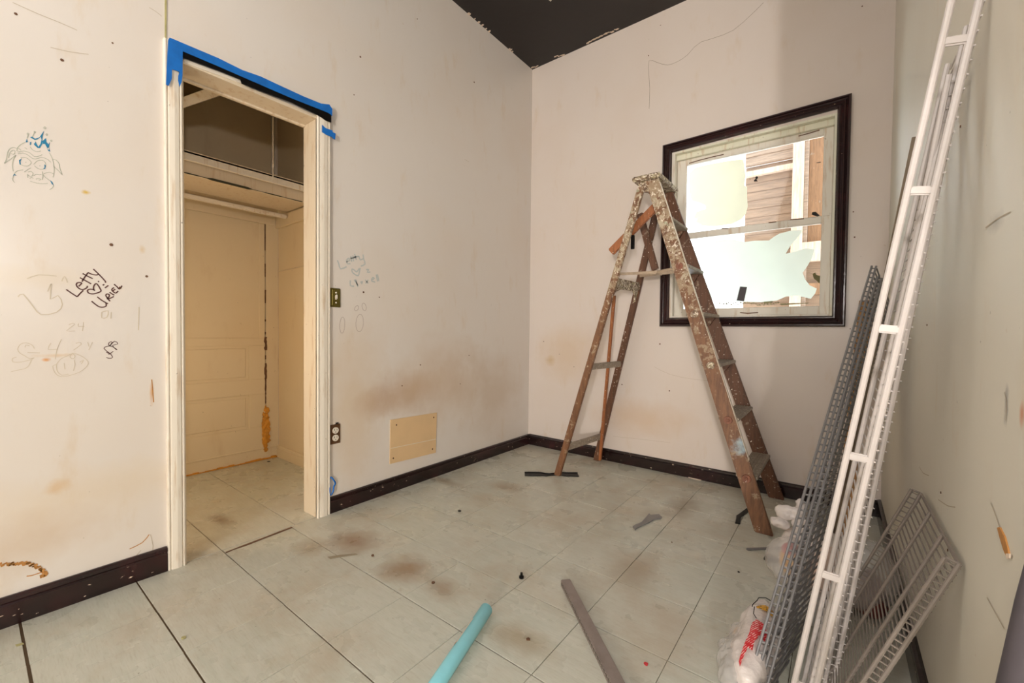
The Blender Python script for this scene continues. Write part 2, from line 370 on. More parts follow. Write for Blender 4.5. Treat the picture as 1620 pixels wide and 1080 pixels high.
for j in range(len(ys)-1):
    y1, y0 = ys[j], ys[j+1]
    for i in range(len(xs)-1):
        g = 0.0022
        a0, a1 = y0, y1
        if abs(y1+2.975) < .01: a1 -= 0.004
        if abs(y1+2.676) < .01: a1 -= 0.0016
        tile(xs[i], xs[i+1], a0, a1, g)
cxs = [-1.305, -1.15, -0.85, -0.55, -0.28, -0.004]; cxs = [-1.305, -0.90, -0.42, -0.004]
for j, (y1, y0) in enumerate([(-1.575, -2.055), (-2.055, -2.381), (-2.381, -2.7), (-2.7, -3.0)]):
    for i in range(len(cxs)-1): tile(cxs[i], cxs[i+1], y0, y1, 0.002)
# wide dirty joint at the closet threshold
bm = NB(); plate(bm, [(357, 873), (380, 864), (420, 849), (440, 841), (462, 833), (463, 834.5), (445, 841.5), (420, 851), (395, 861), (370, 869.5), (357, 875)], 2, 0.0004, 0.0008)
lab(link('joint_gap', bm, M_gash, floor), 'dark open joint between tiles at the closet threshold')

# ------------------------------------------------------------------ baseboards
def baseboard(name, p0, p1, nrm, h=0.085, label=None, mat=M_dark):
    p0, p1, n = Vector(p0), Vector(p1), Vector(nrm)
    prof = [(0, 0), (0.016, 0), (0.016, h*0.72), (0.012, h*0.78), (0.018, h*0.84), (0.016, h*0.95), (0.008, h), (0, h)]
    bm = NB(); rings = []
    for p in (p0, p1): rings.append([bm.verts.new(p+n*a+Vector((0, 0, z))) for a, z in prof])
    k = len(prof)
    for i in range(k): bm.faces.new((rings[0][i], rings[0][(i+1) % k], rings[1][(i+1) % k], rings[1][i]))
    bm.faces.new(rings[0]); bm.faces.new(rings[1][::-1])
    return struct(link(name, bm, mat), label)
baseboard('baseboard_left', (0, -1.874, 0), (0, 0, 0), (1, 0, 0), 0.088, 'dark brown chipped baseboard right of the closet doorway')
baseboard('baseboard_left', (0, YB, 0), (0, -2.580, 0), (1, 0, 0), 0.10, 'dark maroon chipped baseboard left of the closet doorway')
baseboard('baseboard_far', (0.016, 0, 0), (WX, 0, 0), (0, -1, 0), 0.092, 'near black chipped baseboard under the window')
baseboard('baseboard_right', (WX, YR, 0), (WX, -0.016, 0), (-1, 0, 0), 0.10, 'dark brown baseboard behind the wire shelves')
baseboard('baseboard_closet', (-1.305, -1.576, 0), (-0.13, -1.576, 0), (0, -1, 0), 0.09, 'cream baseboard inside the closet', M_closet)

# ------------------------------------------------------------------ closet
bm = NB(); box(bm, -1.435, -1.305, -3.1, -1.446, 0, H)
closet_back = struct(link('wall_closet_back', bm, M_closet), 'cream back wall of the closet')
bm = NB(); box(bm, -1.305, -TW, -1.576, -1.446, 0, H)
wcr = struct(link('wall_closet_right', bm, M_closet), 'cream right wall of the closet')
bm = NB(); box(bm, -1.305, -TW, -3.1, -2.97, 0, H); struct(link('wall_closet_left', bm, M_closet))
bm = NB(); box(bm, -1.435, -TW, -3.1, -1.446, 2.95, 3.05); struct(link('ceiling_closet', bm, M_closet))
bm = NB()  # sloping soffit at upper left of the closet
e0, e1 = Vector((0, -2.55, 2.15)), Vector((0, -1.62, 2.95))
slab(bm, [(-1.303, e0.y, e0.z), (-1.303, e1.y, e1.z), (-0.14, e1.y+.32, e1.z), (-0.14, e0.y+.28, e0.z)], (0, -0.03, 0.03))
struct(link('ceiling_soffit', bm, M_trim), 'sloping cream soffit board at the top of the closet')
bm = NB(); beam(bm, (-0.815, -1.58, 1.459), (-1.30, -1.58, 1.451), (0, 0.002, 0), (0, 0, 0.002), 0); box(bm, -1.304, -1.29, -1.5815, -1.576, 0.09, 1.785)
lab(link('seam', bm, M_jamb, wcr), 'panel seam')
# panelled door leaf painted over
bm = NB()
def door_frame():
    y0, y1 = -2.55, -1.675
    x0, x1 = -1.305, -1.290
    zs = [(0.09, 0.256), (0.508, 0.623), (0.878, 0.935), (1.80, 1.90)]
    for a, b in zs: box(bm, x0, x1, y0, y1, a, b, 0.002)
    for a, b in [(0.256, 0.508), (0.623, 0.878)]:
        box(bm, x0, x1, -1.787, y1, a, b, 0.002); box(bm, x0, x1, y0, -2.44, a, b, 0.002)
    box(bm, x0, x1-0.001, -1.715, y1, 0.935, 1.80, 0.002); box(bm, x0, x1-.001, y0, -2.5, 0.935, 1.80, 0.002)
door_frame()
d1 = struct(link('door_1', bm, M_closet), 'old cream panelled door sealed at the back of the closet')
for n_, (a, b, y1, e) in enumerate([(0.256, 0.508, -1.787, .0), (0.623, 0.878, -1.787, 0), (0.935, 1.80, -1.715, 0.002)]):
    bm = NB(); box(bm, -1.305, -1.299+e, -2.5, y1, a, b)
    if n_ < 2: box(bm, -1.305, -1.294, -2.44, y1-.02, a+.02, b-.02, 0.004)
    link('door_panel', bm, M_closet, d1)
bm = NB(); box(bm, -1.305, -1.292, -1.668, -1.577, 0.09, 1.9, 0.002); box(bm, -1.305, -1.291, -2.9, -1.577, 0.0, 0.088, 0.003); box(bm, -1.305, -1.285, -2.9, -1.577, 0.083, 0.096, 0.003)
struct(link('trim_1', bm, M_closet), 'flat cream door casing and skirting in the closet')
bm = NB(); box(bm, -1.305, -1.299, -1.60, -1.577, 1.99, 2.95, 0.001); box(bm, -1.305, -1.296, -1.625, -1.605, 1.99, 2.95, 0.001)
struct(link('trim_2', bm, M_trim), 'narrow corner strip above the closet shelf')
random.seed(3)
bm = NB()
for z0, z1, w in [(0.43, 0.50, .006), (0.50, 0.62, .009), (0.62, 0.74, .014), (0.77, 0.80, .008), (0.84, 0.94, .016), (0.96, 0.98, .006), (1.06, 1.075, .008), (1.2, 1.3, .006), (1.4, 1.5, .003), (1.6, 1.8, .003)]:
    pts = []; k = 7
    for i in range(k): pts.append((-1.2885, -1.672+w/2+random.uniform(-.25, .25)*w, z0+(z1-z0)*i/(k-1)))
    for i in range(k): pts.append((-1.2885, -1.672-w/2+random.uniform(-.25, .25)*w, z1-(z1-z0)*i/(k-1)))
    slab(bm, pts, (-0.012, 0, 0))
lab(link('peeled_crack', bm, M_gash, d1), 'dark peeled crack down the door edge')
# foam
bm = NB()
bmesh.ops.create_icosphere(bm, subdivisions=5, radius=1.0)
for v in bm.verts:
    z = v.co.z; yy = v.co.y
    wob = 0.6*noise.noise(Vector((0, 3.1, z*3)))
    p = Vector((-1.29+v.co.x*0.012, -1.672+yy*(0.028+0.010*noise.noise(Vector((1, 1, z*5))))+0.008*wob, 0.235+z*0.18))
    p += Vector((1, .8, .6))*0.014*noise.noise(p*55)
    v.co = p
lab(link('sealant_foam', bm, M_foam, d1, smooth=True), 'yellow orange expanding foam squeezed out along the door edge')
bm = NB()
for i in range(26):
    y = -2.5+i*0.036; h = random.uniform(.004, .014)
    if i > 20: h *= 1.8
    beam(bm, (-1.288, y, h/2), (-1.288, y+.036, h/2), (0.006, 0, 0), (0, 0, h/2), 0.001)
link('foam_bead', bm, M_foam, d1)
# shelf
t = root('closet_shelf', (-1.0, -2.3, 1.87), 'cream painted closet shelf with deep front lip and peeling paint', 'shelf')
t.location = (-1.0, -2.3, 1.87)
bm = NB(); box(bm, -1.302, -0.70, -2.965, -1.578, 1.972, 1.99, 0.002); link('shelf_board', bm, M_jamb, t)
bm = NB(); box(bm, -0.722, -0.70, -2.965, -1.578, 1.936, 1.985, 0.002); lab(link('front_lip', bm, M_trim, t), 'pale nosing along the shelf front')
bm = NB(); box(bm, -0.80, -0.74, -2.965, -1.578, 1.868, 1.972, 0.003); link('fascia', bm, M_jamb, t)
bm = NB(); box(bm, -1.11, -0.812, -2.965, -1.596, 1.878, 1.892, 0.002); link('lower_board', bm, M_jamb, t)
bm = NB(); random.seed(4); up_ = []; lo_ = []
for i in range(34):
    y = -2.45+i*.024; w_ = .0075 if 10 < i < 20 else random.uniform(.0008, .004)
    up_.append((-0.7385, y, 1.873+w_)); lo_.append((-0.7385, y, 1.873-w_*.8))
slab(bm, up_+lo_[::-1], (-.003, 0, 0))
lab(link('peeled_strip', bm, solid('olive_dark_gap', lin(62, 60, 40)), t), 'dark gap where the paint has peeled')
bm = NB(); box(bm, -1.302, -0.80, -1.596, -1.578, 1.783, 1.872, 0.003); link('side_cleat', bm, M_closet, t)
bm = NB(); box(bm, -1.302, -1.285, -2.965, -1.598, 1.80, 1.872, 0.003); link('rear_cleat', bm, M_closet, t)
t = root('closet_rod', (-1.1, -2.3, 1.835), 'cream painted wooden hanging rod under the closet shelf', 'rod')
bm = NB(); beam(bm, (-1.10, -2.96, 1.838), (-1.10, -1.60, 1.838), (0.018, 0, 0), (0, 0, 0.014), 0.007); link('rod', bm, M_trim, t)
bm = NB(); c0 = at(432, 170, 0, -.69); c1 = at(432, 262, 0, -.69); c2 = at(432, 287, 0, -.69)
tube(bm, [(c0.x, c0.y, 2.94), c0, c1, c2], 0.0035, 6); tube(bm, [c1+Vector((0, 0, .02)), c1, c1-Vector((0, 0, .02))], [.003, .008, .003], 8)
tag(link('pull_cord', bm, M_trim, loc=(c0.x, c0.y, 2.3)), 'thin cream cord hanging in front of the closet shelf', 'cord')

# ------------------------------------------------------------------ doorway trim
def casing(name, y0, y1, z1, label, outer_high=False):
    """vertical casing with moulded face, extruded along z"""
    w = y1-y0; prof = [(0, 0), (0.0, 0.014), (0.05, 0.018), (0.12, 0.018), (0.17, 0.013), (0.25, 0.020), (0.55, 0.0225), (0.80, 0.020), (0.86, 0.013), (0.90, 0.021), (0.97, 0.021), (1, 0.017), (1, 0)]
    bm = NB(); rings = []
    for z in (0, z1):
        rings.append([bm.verts.new((x, y0+w*a if not outer_high else y1-w*a, z)) for a, x in prof])
    k = len(prof)
    for i in range(k): bm.faces.new((rings[0][i], rings[0][(i+1) % k], rings[1][(i+1) % k], rings[1][i]))
    bm.faces.new(rings[0]); bm.faces.new(rings[1][::-1])
    return struct(link(name, bm, M_trim), label)
casing('trim_3', -2.5785, -2.521, 2.165, 'left moulded cream door casing')
casing('trim_4', -1.948, -1.876, 2.142, 'right moulded cream door casing', True)
bm = NB(); box(bm, -TW, 0.012, -2.522, -2.5145, 0, 2.105, 0.001); struct(link('trim_5', bm, M_jamb), 'left door jamb')
bm = NB(); box(bm, -TW, 0.008, -1.948, -1.925, 0, 2.105, 0.001); struct(link('trim_6', bm, M_jamb), 'right door jamb')
bm = NB(); box(bm, -TW, 0.008, -2.5145, -1.948, 2.098, 2.115, 0.001)
box(bm, -TW, -TW+.02, -2.5145, -1.948, 2.088, 2.10, 0.003)
hd = struct(link('trim_7', bm, M_jamb), 'door head jamb with its casing pulled off')
bm = NB(); plate(bm, [(291.5, 93), (382, 127), (382, 132), (291.5, 99)], 0, 0.012, 0.008, -1)
lab(link('broken_strip', bm, M_trim, hd), 'broken end of the cream stop strip')
# tapes
bm = NB(); plate(bm, [(288.3, 79), (345, 103), (400, 127), (460, 153), (510.4, 173), (524, 180.4), (523.7, 194), (514.8, 190.7), (508, 185.5), (498, 180), (486.7, 174.6), (460, 162), (416.7, 146), (382, 132.5), (380, 126), (345, 112), (288.3, 91)], 0, 0.0236, 0.0025)
tag(link('black_tape', bm, M_black, loc=(0.02, -2.2, 2.12)), 'black gap-filling tape strip along the top of the doorway', 'tape')
bt = root('blue_tape', (0.02, -2.2, 2.14), 'long blue masking tape across the doorway top with torn left flap', 'tape')
bm = NB(); plate(bm, [(268.3, 59.6), (300, 73), (345, 92), (383.3, 111), (412, 121), (436, 132.3), (480.5, 152.8), (508, 163.9), (520.8, 165.3), (525, 172.2), (525, 183.5), (523, 181), (518, 178), (510.4, 175), (460, 155), (400, 129), (345, 105), (288.3, 81), (266, 72), (265.8, 63.3)], 0, 0.0265, 0.002)
link('tape_strip', bm, M_blue, bt)
bm = NB(); plate(bm, [(265.8, 64), (289, 75), (288.7, 106.7), (288.5, 120), (287, 130), (284, 137.5), (281.7, 127.5), (281.9, 120), (283.8, 114), (278, 111.5), (272, 110), (271.7, 125), (266.7, 135.8), (262.5, 134), (264, 100)], 0, 0.0285, 0.0015)
link('torn_flap', bm, M_blue, bt)
bm = NB(); plate(bm, [(507, 163.6), (520.8, 165.3), (525.6, 172.2), (525.5, 183), (523.3, 180.8), (522.5, 178), (513, 175.5)], 0, 0.0288, 0.0012)
link('folded_end', bm, M_blue, bt)
bm = NB(); plate(bm, [(509.3, 197.4), (514.8, 202.6), (526, 206.7), (526, 209), (530.7, 211.5), (530, 221), (526, 219), (525.6, 217), (517, 213.7), (509.3, 209)], 0, 0.0235, 0.002)
tag(link('blue_tape', bm, M_blue, loc=(0.02, -1.9, 2.04)), 'short torn blue tape on top of the right door casing', 'tape')
bm = NB()
lp = smooth_pts([(521.5, 783), (521, 772), (521.8, 762), (523, 754.5), (527.5, 759), (531, 765), (528, 770), (526.5, 777), (523.5, 783.5), (521.5, 783)], 3)
tube(bm, [at(x, y, 0, 0.012)+Vector((0.004*math.sin(i*.7), 0, 0)) for i, (x, y) in enumerate(lp)], 0.0042, 6)
tag(link('blue_tape', bm, M_blue, loc=(0.01, -1.85, 0.17), smooth=True), 'crumpled loop of blue tape beside the door casing just above the baseboard', 'tape')

# ------------------------------------------------------------------ left wall fittings
t = root('access_panel', (0.0, -1.29, 0.31), 'tan rectangular access panel screwed low on the left wall', 'panel')
bm = NB(); slab(bm, [(0.001, -1.479, 0.449), (0.001, -1.1, 0.439), (0.001, -1.108, 0.164), (0.001, -1.483, 0.176)], (0.006, 0, 0)); link('cover', bm, M_panel, t)
bm = NB(); beam(bm, (0.0072, -1.479, 0.272), (0.0072, -1.106, 0.258), (0.0004, 0, 0), (0, 0, 0.0018), 0); lab(link('crease', bm, M_ivory, t), 'pale crease across the panel')
for q in [(627, 672), (686, 660), (684, 710), (622, 724.5)]:
    bm = NB(); c = at(q[0], q[1], 0, 0.007); tube(bm, [c, c+Vector((.003, 0, 0))], 0.005, 10); link('screw', bm, M_gash, t)
t = root('light_switch', (0.0, -1.837, 1.176), 'tarnished brass light switch plate right of the closet doorway', 'switch')
bm = NB(); box(bm, 0.0, 0.007, -1.871, -1.811, 1.124, 1.228, 0.003); link('switch_plate', bm, M_brass, t)
bm = NB(); box(bm, 0.006, 0.010, -1.862, -1.820, 1.134, 1.218, 0.001); link('plate_face', bm, M_brass, t)
bm = NB(); beam(bm, (0.010, -1.841, 1.176), (0.019, -1.841, 1.182), (0, .005, 0), (0, 0, .011), .001); link('toggle', bm, M_ivory, t)
for z in (1.149, 1.203):
    bm = NB(); tube(bm, [(0.009, -1.841, z), (0.012, -1.841, z)], 0.0045, 10); link('screw', bm, M_ivory, t)
t = root('power_outlet', (0.0, -1.84, 0.43), 'brown double power outlet with white sockets beside the door casing', 'outlet')
bm = NB(); box(bm, 0.0, 0.007, -1.874, -1.812, 0.375, 0.482, 0.002); link('outlet_plate', bm, M_brownp, t)
for z in (0.408, 0.449):
    bm = NB(); tube(bm, [(0.006, -1.842, z), (0.011, -1.842, z)], 0.0175, 18); r_ = link('receptacle', bm, M_ivory, t)
    bm = NB()
    for yy in (-1.848, -1.835): box(bm, 0.0108, 0.0116, yy-.0012, yy+.0012, z+.000, z+.009)
    tube(bm, [(0.0108, -1.842, z-.008), (0.0116, -1.842, z-.008)], 0.0026, 8); link('slot', bm, M_black, r_)
bm = NB(); box(bm, 0.0, 0.006, -1.838, -1.822, 0.483, 0.490, 0.001); link('chipped_tab', bm, M_black, t)

# ------------------------------------------------------------------ marks on the walls
def marks(name, mat, strokes, w, parent, ax, val, sign, label, smooth=2):
    bm = NB()
    for s_ in strokes: stroke(bm, smooth_pts(s_, smooth) if len(s_) > 2 and smooth > 1 else s_, ax, val, w, sign)
    o = link(name, bm, mat, parent); lab(o, label); return o
def cr(pts, ox, oy, k): return [(ox+x/k, oy+y/k) for x, y in pts]
K = lambda p: cr(p, 90, 410, 12)
marks('wall_writing', M_ink, [K([(175, 572), (280, 645), (385, 712)]), K([(385, 712), (440, 650), (500, 590)]),
    K([(410, 515), (470, 455), (430, 440), (385, 450), (368, 480), (385, 520), (430, 560), (490, 575), (545, 555), (578, 525), (570, 505)]),
    K([(475, 425), (520, 350), (590, 255)]), K([(435, 348), (540, 405), (650, 468)]), K([(487, 270), (580, 320), (680, 368)]),
    K([(585, 248), (640, 275), (700, 293), (760, 297), (800, 280)]), K([(690, 185), (800, 290), (890, 385), (922, 425), (918, 445)]),
    K([(720, 595), (690, 575), (630, 568), (590, 580), (580, 610), (610, 645), (680, 658), (760, 640), (835, 605), (810, 540), (770, 480), (740, 462), (705, 500), (695, 545), (700, 590)]),
    K([(782, 412), (798, 432)]), K([(868, 495), (900, 475)]), K([(910, 545), (978, 495)]),
    K([(658, 795), (730, 855), (800, 900), (870, 910), (930, 890), (935, 850), (925, 825)]), K([(765, 712), (860, 785), (970, 845)]),
    K([(925, 685), (960, 740), (1010, 798)]), K([(925, 685), (945, 660), (985, 665), (995, 700), (965, 735)]), K([(945, 755), (1020, 735), (1080, 705)]),
    K([(1000, 625), (1050, 660), (1090, 680)]), K([(1085, 535), (1040, 575), (1080, 625), (1120, 640), (1165, 600)]), K([(1060, 600), (1110, 565)]),
    K([(1082, 472), (1140, 520), (1185, 565), (1235, 500)])], 0.0042, wall_left, 0, 0, 1, 'two handwritten names with a heart in dark brown marker', 3)
K = lambda p: cr(p, 0, 190, 9)
face = [K([(60, 615), (90, 560), (110, 450), (150, 400), (200, 390), (240, 405)]), K([(60, 615), (150, 555), (225, 500)]), K([(120, 540), (140, 460), (190, 425), (215, 450), (190, 490), (155, 470)]),
    K([(240, 440), (250, 390), (300, 345), (360, 315)]), K([(225, 500), (190, 560), (175, 640), (190, 730)]), K([(750, 560), (800, 570), (840, 620), (850, 680), (885, 778)]), K([(885, 778), (820, 710), (760, 655)]),
    K([(700, 460), (745, 550), (765, 640), (770, 730), (755, 815)]), K([(250, 480), (330, 470), (400, 500), (470, 550), (540, 545), (600, 530), (680, 560), (720, 600)]), K([(250, 455), (340, 440), (430, 470), (490, 520), (560, 510), (600, 490)]),
    K([(290, 540), (360, 530), (420, 570), (445, 610), (400, 650), (340, 650), (290, 630)]), K([(480, 630), (530, 580), (600, 570), (640, 600), (650, 650), (610, 700), (540, 690), (490, 650)]),
    K([(345, 740), (400, 700), (440, 680)]), K([(185, 820), (200, 770), (250, 720), (330, 710)]), K([(175, 820), (185, 860), (210, 890)]), K([(430, 870), (520, 895), (610, 905), (680, 900)]), K([(610, 770), (650, 820), (720, 870), (765, 930)]),
    K([(765, 930), (740, 970), (705, 988)]), K([(620, 765), (700, 740), (770, 770)]), K([(600, 730), (610, 800), (595, 850)]), K([(400, 740), (440, 730), (470, 760), (450, 800), (410, 790), (385, 765)]), K([(480, 790), (520, 770), (560, 780), (590, 770)]),
    K([(510, 840), (550, 830), (580, 845), (550, 855)]), K([(420, 830), (450, 815), (475, 830)]), K([(390, 780), (395, 820)]), K([(430, 380), (460, 420), (520, 450), (580, 440)]), K([(260, 400), (300, 430)]), K([(350, 390), (385, 415)]),
    K([(360, 600), (375, 600)]), K([(560, 650), (575, 650)]), K([(490, 180), (455, 250)]), K([(400, 210), (385, 260)])]
face += [ell(0+638/9, 190+110/9, 1.7, 1.6), ell(665/9, 190+207/9, 1.4, 1.4), ell(398/9, 190+195/9, 1.3, 1.3), ell(730/9, 190+293/9, 1.2, 1.2), ell(495/9, 190+170/9, 1.1, 1.1)]
marks('wall_drawing', M_pen, face, 0.0017, wall_left, 0, 0, 1, 'pencil doodle of a grimacing face with pointed ears')
bm = NB()
for poly in [[(430, 245), (455, 235), (500, 265), (560, 245), (595, 195), (625, 150), (610, 210), (600, 280), (600, 340), (570, 395), (535, 395), (490, 355), (480, 335), (500, 325), (500, 300), (545, 380), (575, 340), (590, 280), (580, 235), (530, 275), (490, 280)],
             [(425, 310), (445, 310), (440, 350), (425, 355)], [(600, 300), (655, 255), (660, 310), (690, 345), (712, 310), (695, 390), (670, 395), (640, 340), (605, 335)],
             [(270, 570), (310, 545), (290, 585), (295, 635), (278, 628)], [(630, 628), (652, 650), (640, 695), (612, 697), (635, 675)], [(180, 800), (205, 765), (235, 790), (205, 785)],
             [(712, 855), (745, 880), (765, 932), (735, 905)], [(365, 315), (380, 265), (395, 310)], [(665, 395), (690, 440), (715, 450), (700, 395), (695, 430)]]:
    pts = [at(x, y, 0, 0.0002) for x, y in K(poly)]; slab(bm, pts, (0.0008, 0, 0))
lab(link('wall_drawing', bm, M_inkblue, wall_left), 'blue marker crown and eye shading of the doodle')
K = lambda p: cr(p, 10, 500, 8.1)
marks('wall_drawing', M_penf, [K([(360, 415), (330, 370), (250, 340), (180, 360), (145, 420), (170, 470), (240, 510), (290, 540), (350, 535)]), K([(240, 400), (250, 370), (300, 380)]), K([(270, 465), (430, 470)]),
    K([(130, 525), (80, 540), (85, 585), (180, 588), (300, 560), (360, 530)]), K([(320, 560), (290, 630), (240, 670), (150, 690), (60, 710)]), K([(570, 345), (535, 425), (665, 420)]), K([(705, 295), (650, 420), (625, 550)]),
    K([(640, 620), (700, 545), (780, 510), (850, 475), (940, 500), (1020, 550), (1050, 610), (980, 690), (860, 745), (700, 775), (620, 720), (595, 640), (640, 620)]), K([(640, 620), (650, 700), (710, 755), (800, 740)]),
    K([(820, 500), (850, 480), (880, 510), (860, 545), (820, 530), (820, 500)]), K([(740, 600), (750, 680)]), K([(870, 560), (880, 620), (860, 700)]), K([(940, 590), (990, 560), (960, 610)]),
    K([(800, 110), (850, 90), (870, 110), (770, 188), (880, 188)]), K([(925, 95), (920, 130), (1000, 130)]), K([(990, 75), (975, 190)]), K([(890, 350), (930, 335), (960, 360), (860, 435)]), K([(1040, 330), (1060, 390)]), K([(1105, 330), (1055, 435)])],
    0.002, wall_left, 0, 0, 1, 'faint pencil scrawls with the numbers 9, 4 and 24')
marks('wall_drawing', M_ink, [K([(1420, 430), (1370, 395), (1310, 370), (1320, 335), (1360, 330), (1320, 385), (1385, 320), (1430, 355), (1360, 375), (1410, 430)]), K([(1330, 380), (1280, 390), (1250, 410), (1290, 450), (1340, 490), (1360, 530), (1320, 540), (1280, 528)]), K([(1280, 460), (1330, 485)]), K([(1370, 450), (1310, 492)])],
    0.0024, wall_left, 0, 0, 1, 'small dark scribbled flower below the marker names')
marks('wall_drawing', M_penf, [cr([(70, 710), (90, 700), (130, 750), (160, 780), (220, 770), (242, 740), (225, 705), (195, 720), (200, 660), (185, 690)], 0, 180, 2.455), cr([(105, 640), (150, 625), (220, 630)], 0, 180, 2.455), cr([(240, 650), (250, 630), (262, 655)], 0, 180, 2.455),
    cr([(540, 750), (537, 840)], 0, 180, 2.455), cr([(432, 770), (430, 795)], 0, 180, 2.455), cr([(395, 770), (420, 765), (415, 790), (395, 792), (395, 770)], 0, 180, 2.455)], 0.003, wall_left, 0, 0, 1, 'faint tan pencil outline left of the marker names')
K = lambda p: cr(p, 520, 380, 6)
marks('wall_writing', M_inkfade, [K([(82, 190), (95, 225), (112, 272), (170, 250)]), K([(168, 205), (200, 190), (190, 170), (170, 190), (178, 222), (205, 220)]), K([(210, 150), (218, 205)]), K([(228, 145), (236, 200)]), K([(205, 172), (260, 160)]), K([(245, 130), (262, 185)]), K([(240, 160), (285, 150)]),
    K([(285, 150), (298, 185), (325, 175)]), K([(325, 135), (332, 180), (345, 225), (305, 245)]), K([(290, 265), (265, 300), (245, 285), (222, 272), (222, 300), (250, 325), (280, 335), (290, 300), (298, 262)]), K([(355, 280), (380, 275), (365, 305), (395, 300)]),
    K([(205, 380), (205, 430), (240, 435)]), K([(255, 370), (275, 440)]), K([(240, 375), (280, 430)]), K([(300, 400), (320, 390), (310, 415)]), K([(345, 375), (375, 410)]), K([(375, 375), (350, 410)]), K([(410, 375), (435, 360), (415, 355), (405, 385), (440, 395)]), K([(450, 325), (462, 390)]), K([(462, 322), (475, 388)])],
    0.0075, wall_left, 0, 0, 1, 'faded blue handwriting with a heart above the light switch')
marks('wall_drawing', M_penb, [ell(520+336/6, 380+632/6, 3.2, 6.2, -12), ell(520+264/6, 380+645/6, 2.8, 4.5, 30), ell(520+293/6, 380+785/6, 6, 14, 4), ell(520+128/6, 380+805/6, 4, 13, 3)], 0.0018, wall_left, 0, 0, 1, 'pencil ovals like shoe prints beside the light switch', 1)
# scuffs on the left wall near floor
bm = NB(); random.seed(5)
arc = smooth_pts([(-6, 893), (12, 891), (30, 890.5), (46, 891), (58, 895), (67, 901), (72, 907), (66, 911)], 5)
for i, (x, y) in enumerate(arc):
    for k in range(2):
        cx_, cy_ = x+random.uniform(-1, 1), y+random.uniform(-1.5, 2.5)
        stroke(bm, [(cx_-2.5, cy_+1.5), (cx_+3, cy_-1.2)], 0, 0.0002+0.00002*i, random.uniform(.004, .009))
lab(link('scuff_mark', bm, M_scuff, wall_left), 'rust brown scuff arc low on the left wall')
marks('scuff_mark', M_scuff, [[(236, 845), (225, 858), (205, 868)], [(240, 600), (243, 636)], [(65, 905), (50, 910), (42, 911)]], 0.0035, wall_left, 0, 0, 1, 'thin brown scratches beside the door casing')
marks('scratch', M_scr, [[(20, 4), (60, 22), (95, 36), (122, 48)], [(236, 12), (246, 18), (256, 26)], [(80, 75), (110, 82), (140, 86)], [(238, 845), (242, 862), (241, 875)], [(223, 870), (214, 880)], [(735, 252), (742, 256)]], 0.002, wall_left, 0, 0, 1, 'thin dark scratches')
bm = NB(); plate(bm, [(260.4, -20), (263.6, -20), (263, 60), (262.6, 124), (260, 124), (260.3, 60)], 0, 0.0, 0.003); lab(link('paint_scar', bm, M_scar, wall_left), 'olive strip scar running up from the door casing')
random.seed(11)
bm = NB()
for q in [(25, 22), (283, 323), (575, 462), (742, 562), (636, 610), (665, 577), (728, 607), (190, 455), (232, 437), (570, 90), (560, 150), (600, 470), (660, 30), (750, 130), (98, 95), (178, 68), (176, 387)]:
    c = at(q[0], q[1], 0, 0); r = random.uniform(.003, .006); tube(bm, [c, c+Vector((.0015, 0, 0))], r, 6)
lab(link('nail_hole', bm, M_gash, wall_left), 'scattered nail holes and specks')
# far wall cracks
marks('wall_crack', M_crack, [[(1027, 172), (1028, 140), (1026.5, 118), (1027, 96), (1040, 99), (1056, 103), (1073, 97), (1087.5, 87), (1098, 75), (1110, 66)], [(1110, 66), (1130, 60), (1160, 48), (1190, 22), (1208, 4)]], 0.0024, wall_far, 1, 0, -1, 'hairline crack curving up from above the window')
marks('wall_crack', M_scr, [[(1035, 580), (1060, 592), (1100, 600), (1150, 604)], [(970, 690), (1010, 694), (1060, 700)], [(1078, 470), (1079, 500)], [(1262, 200), (1268, 215)]], 0.0015, wall_far, 1, 0, -1, 'thin scratches on the end wall')
bm = NB()
for q in [(1044, 544), (1059, 618), (984, 608), (908, 580), (885, 560), (1026, 88), (1045, 40), (1364, 10), (1350, 335), (1345, 520), (860, 540), (1352, 375)]:
    c = at(q[0], q[1], 1, 0); r = random.uniform(.003, .006); tube(bm, [c, c-Vector((0, .0015, 0))], r, 6)
lab(link('nail_hole', bm, M_gash, wall_far), 'scattered nail holes and specks on the end wall')
# right wall
t = at(1585, 815, 0, WX); t2 = at(1593, 882, 0, WX)
bm = NB(); plate(bm, [(1580, 835), (1584, 834), (1592, 850), (1597, 868), (1599, 879), (1595, 881), (1590, 870), (1584, 850)], 0, WX, 0.002, -1)
lab(link('torn_patch', bm, M_scuff, wall_right), 'orange brown torn scar in the paint')
bm = NB(); plate(bm, [(1594, 876), (1600, 876), (1599, 883), (1595, 884)], 0, WX-.002, 0.002, -1); lab(link('paint_chip', bm, M_flake, wall_right), 'white paint chip at the scar end')
marks('scratch', M_scr, [[(1568, 795), (1576, 815), (1583, 836)], [(1562, 945), (1590, 995)], [(1560, 360), (1580, 345), (1600, 335)], [(1590, 620), (1594, 640), (1592, 665)], [(1455, 738), (1461, 748), (1470, 752)], [(1485, 790), (1500, 800), (1512, 802)]], 0.0022, wall_right, 0, WX, -1, 'grey scratches and pencil marks on the right wall')
bm = NB()
for q in [(1467, 514), (1489, 779), (1520, 200), (1500, 870)]:
    c = at(q[0], q[1], 0, WX); tube(bm, [c, c-Vector((.0015, 0, 0))], .003, 6)
lab(link('nail_hole', bm, M_gash, wall_right), 'small dark nail holes')
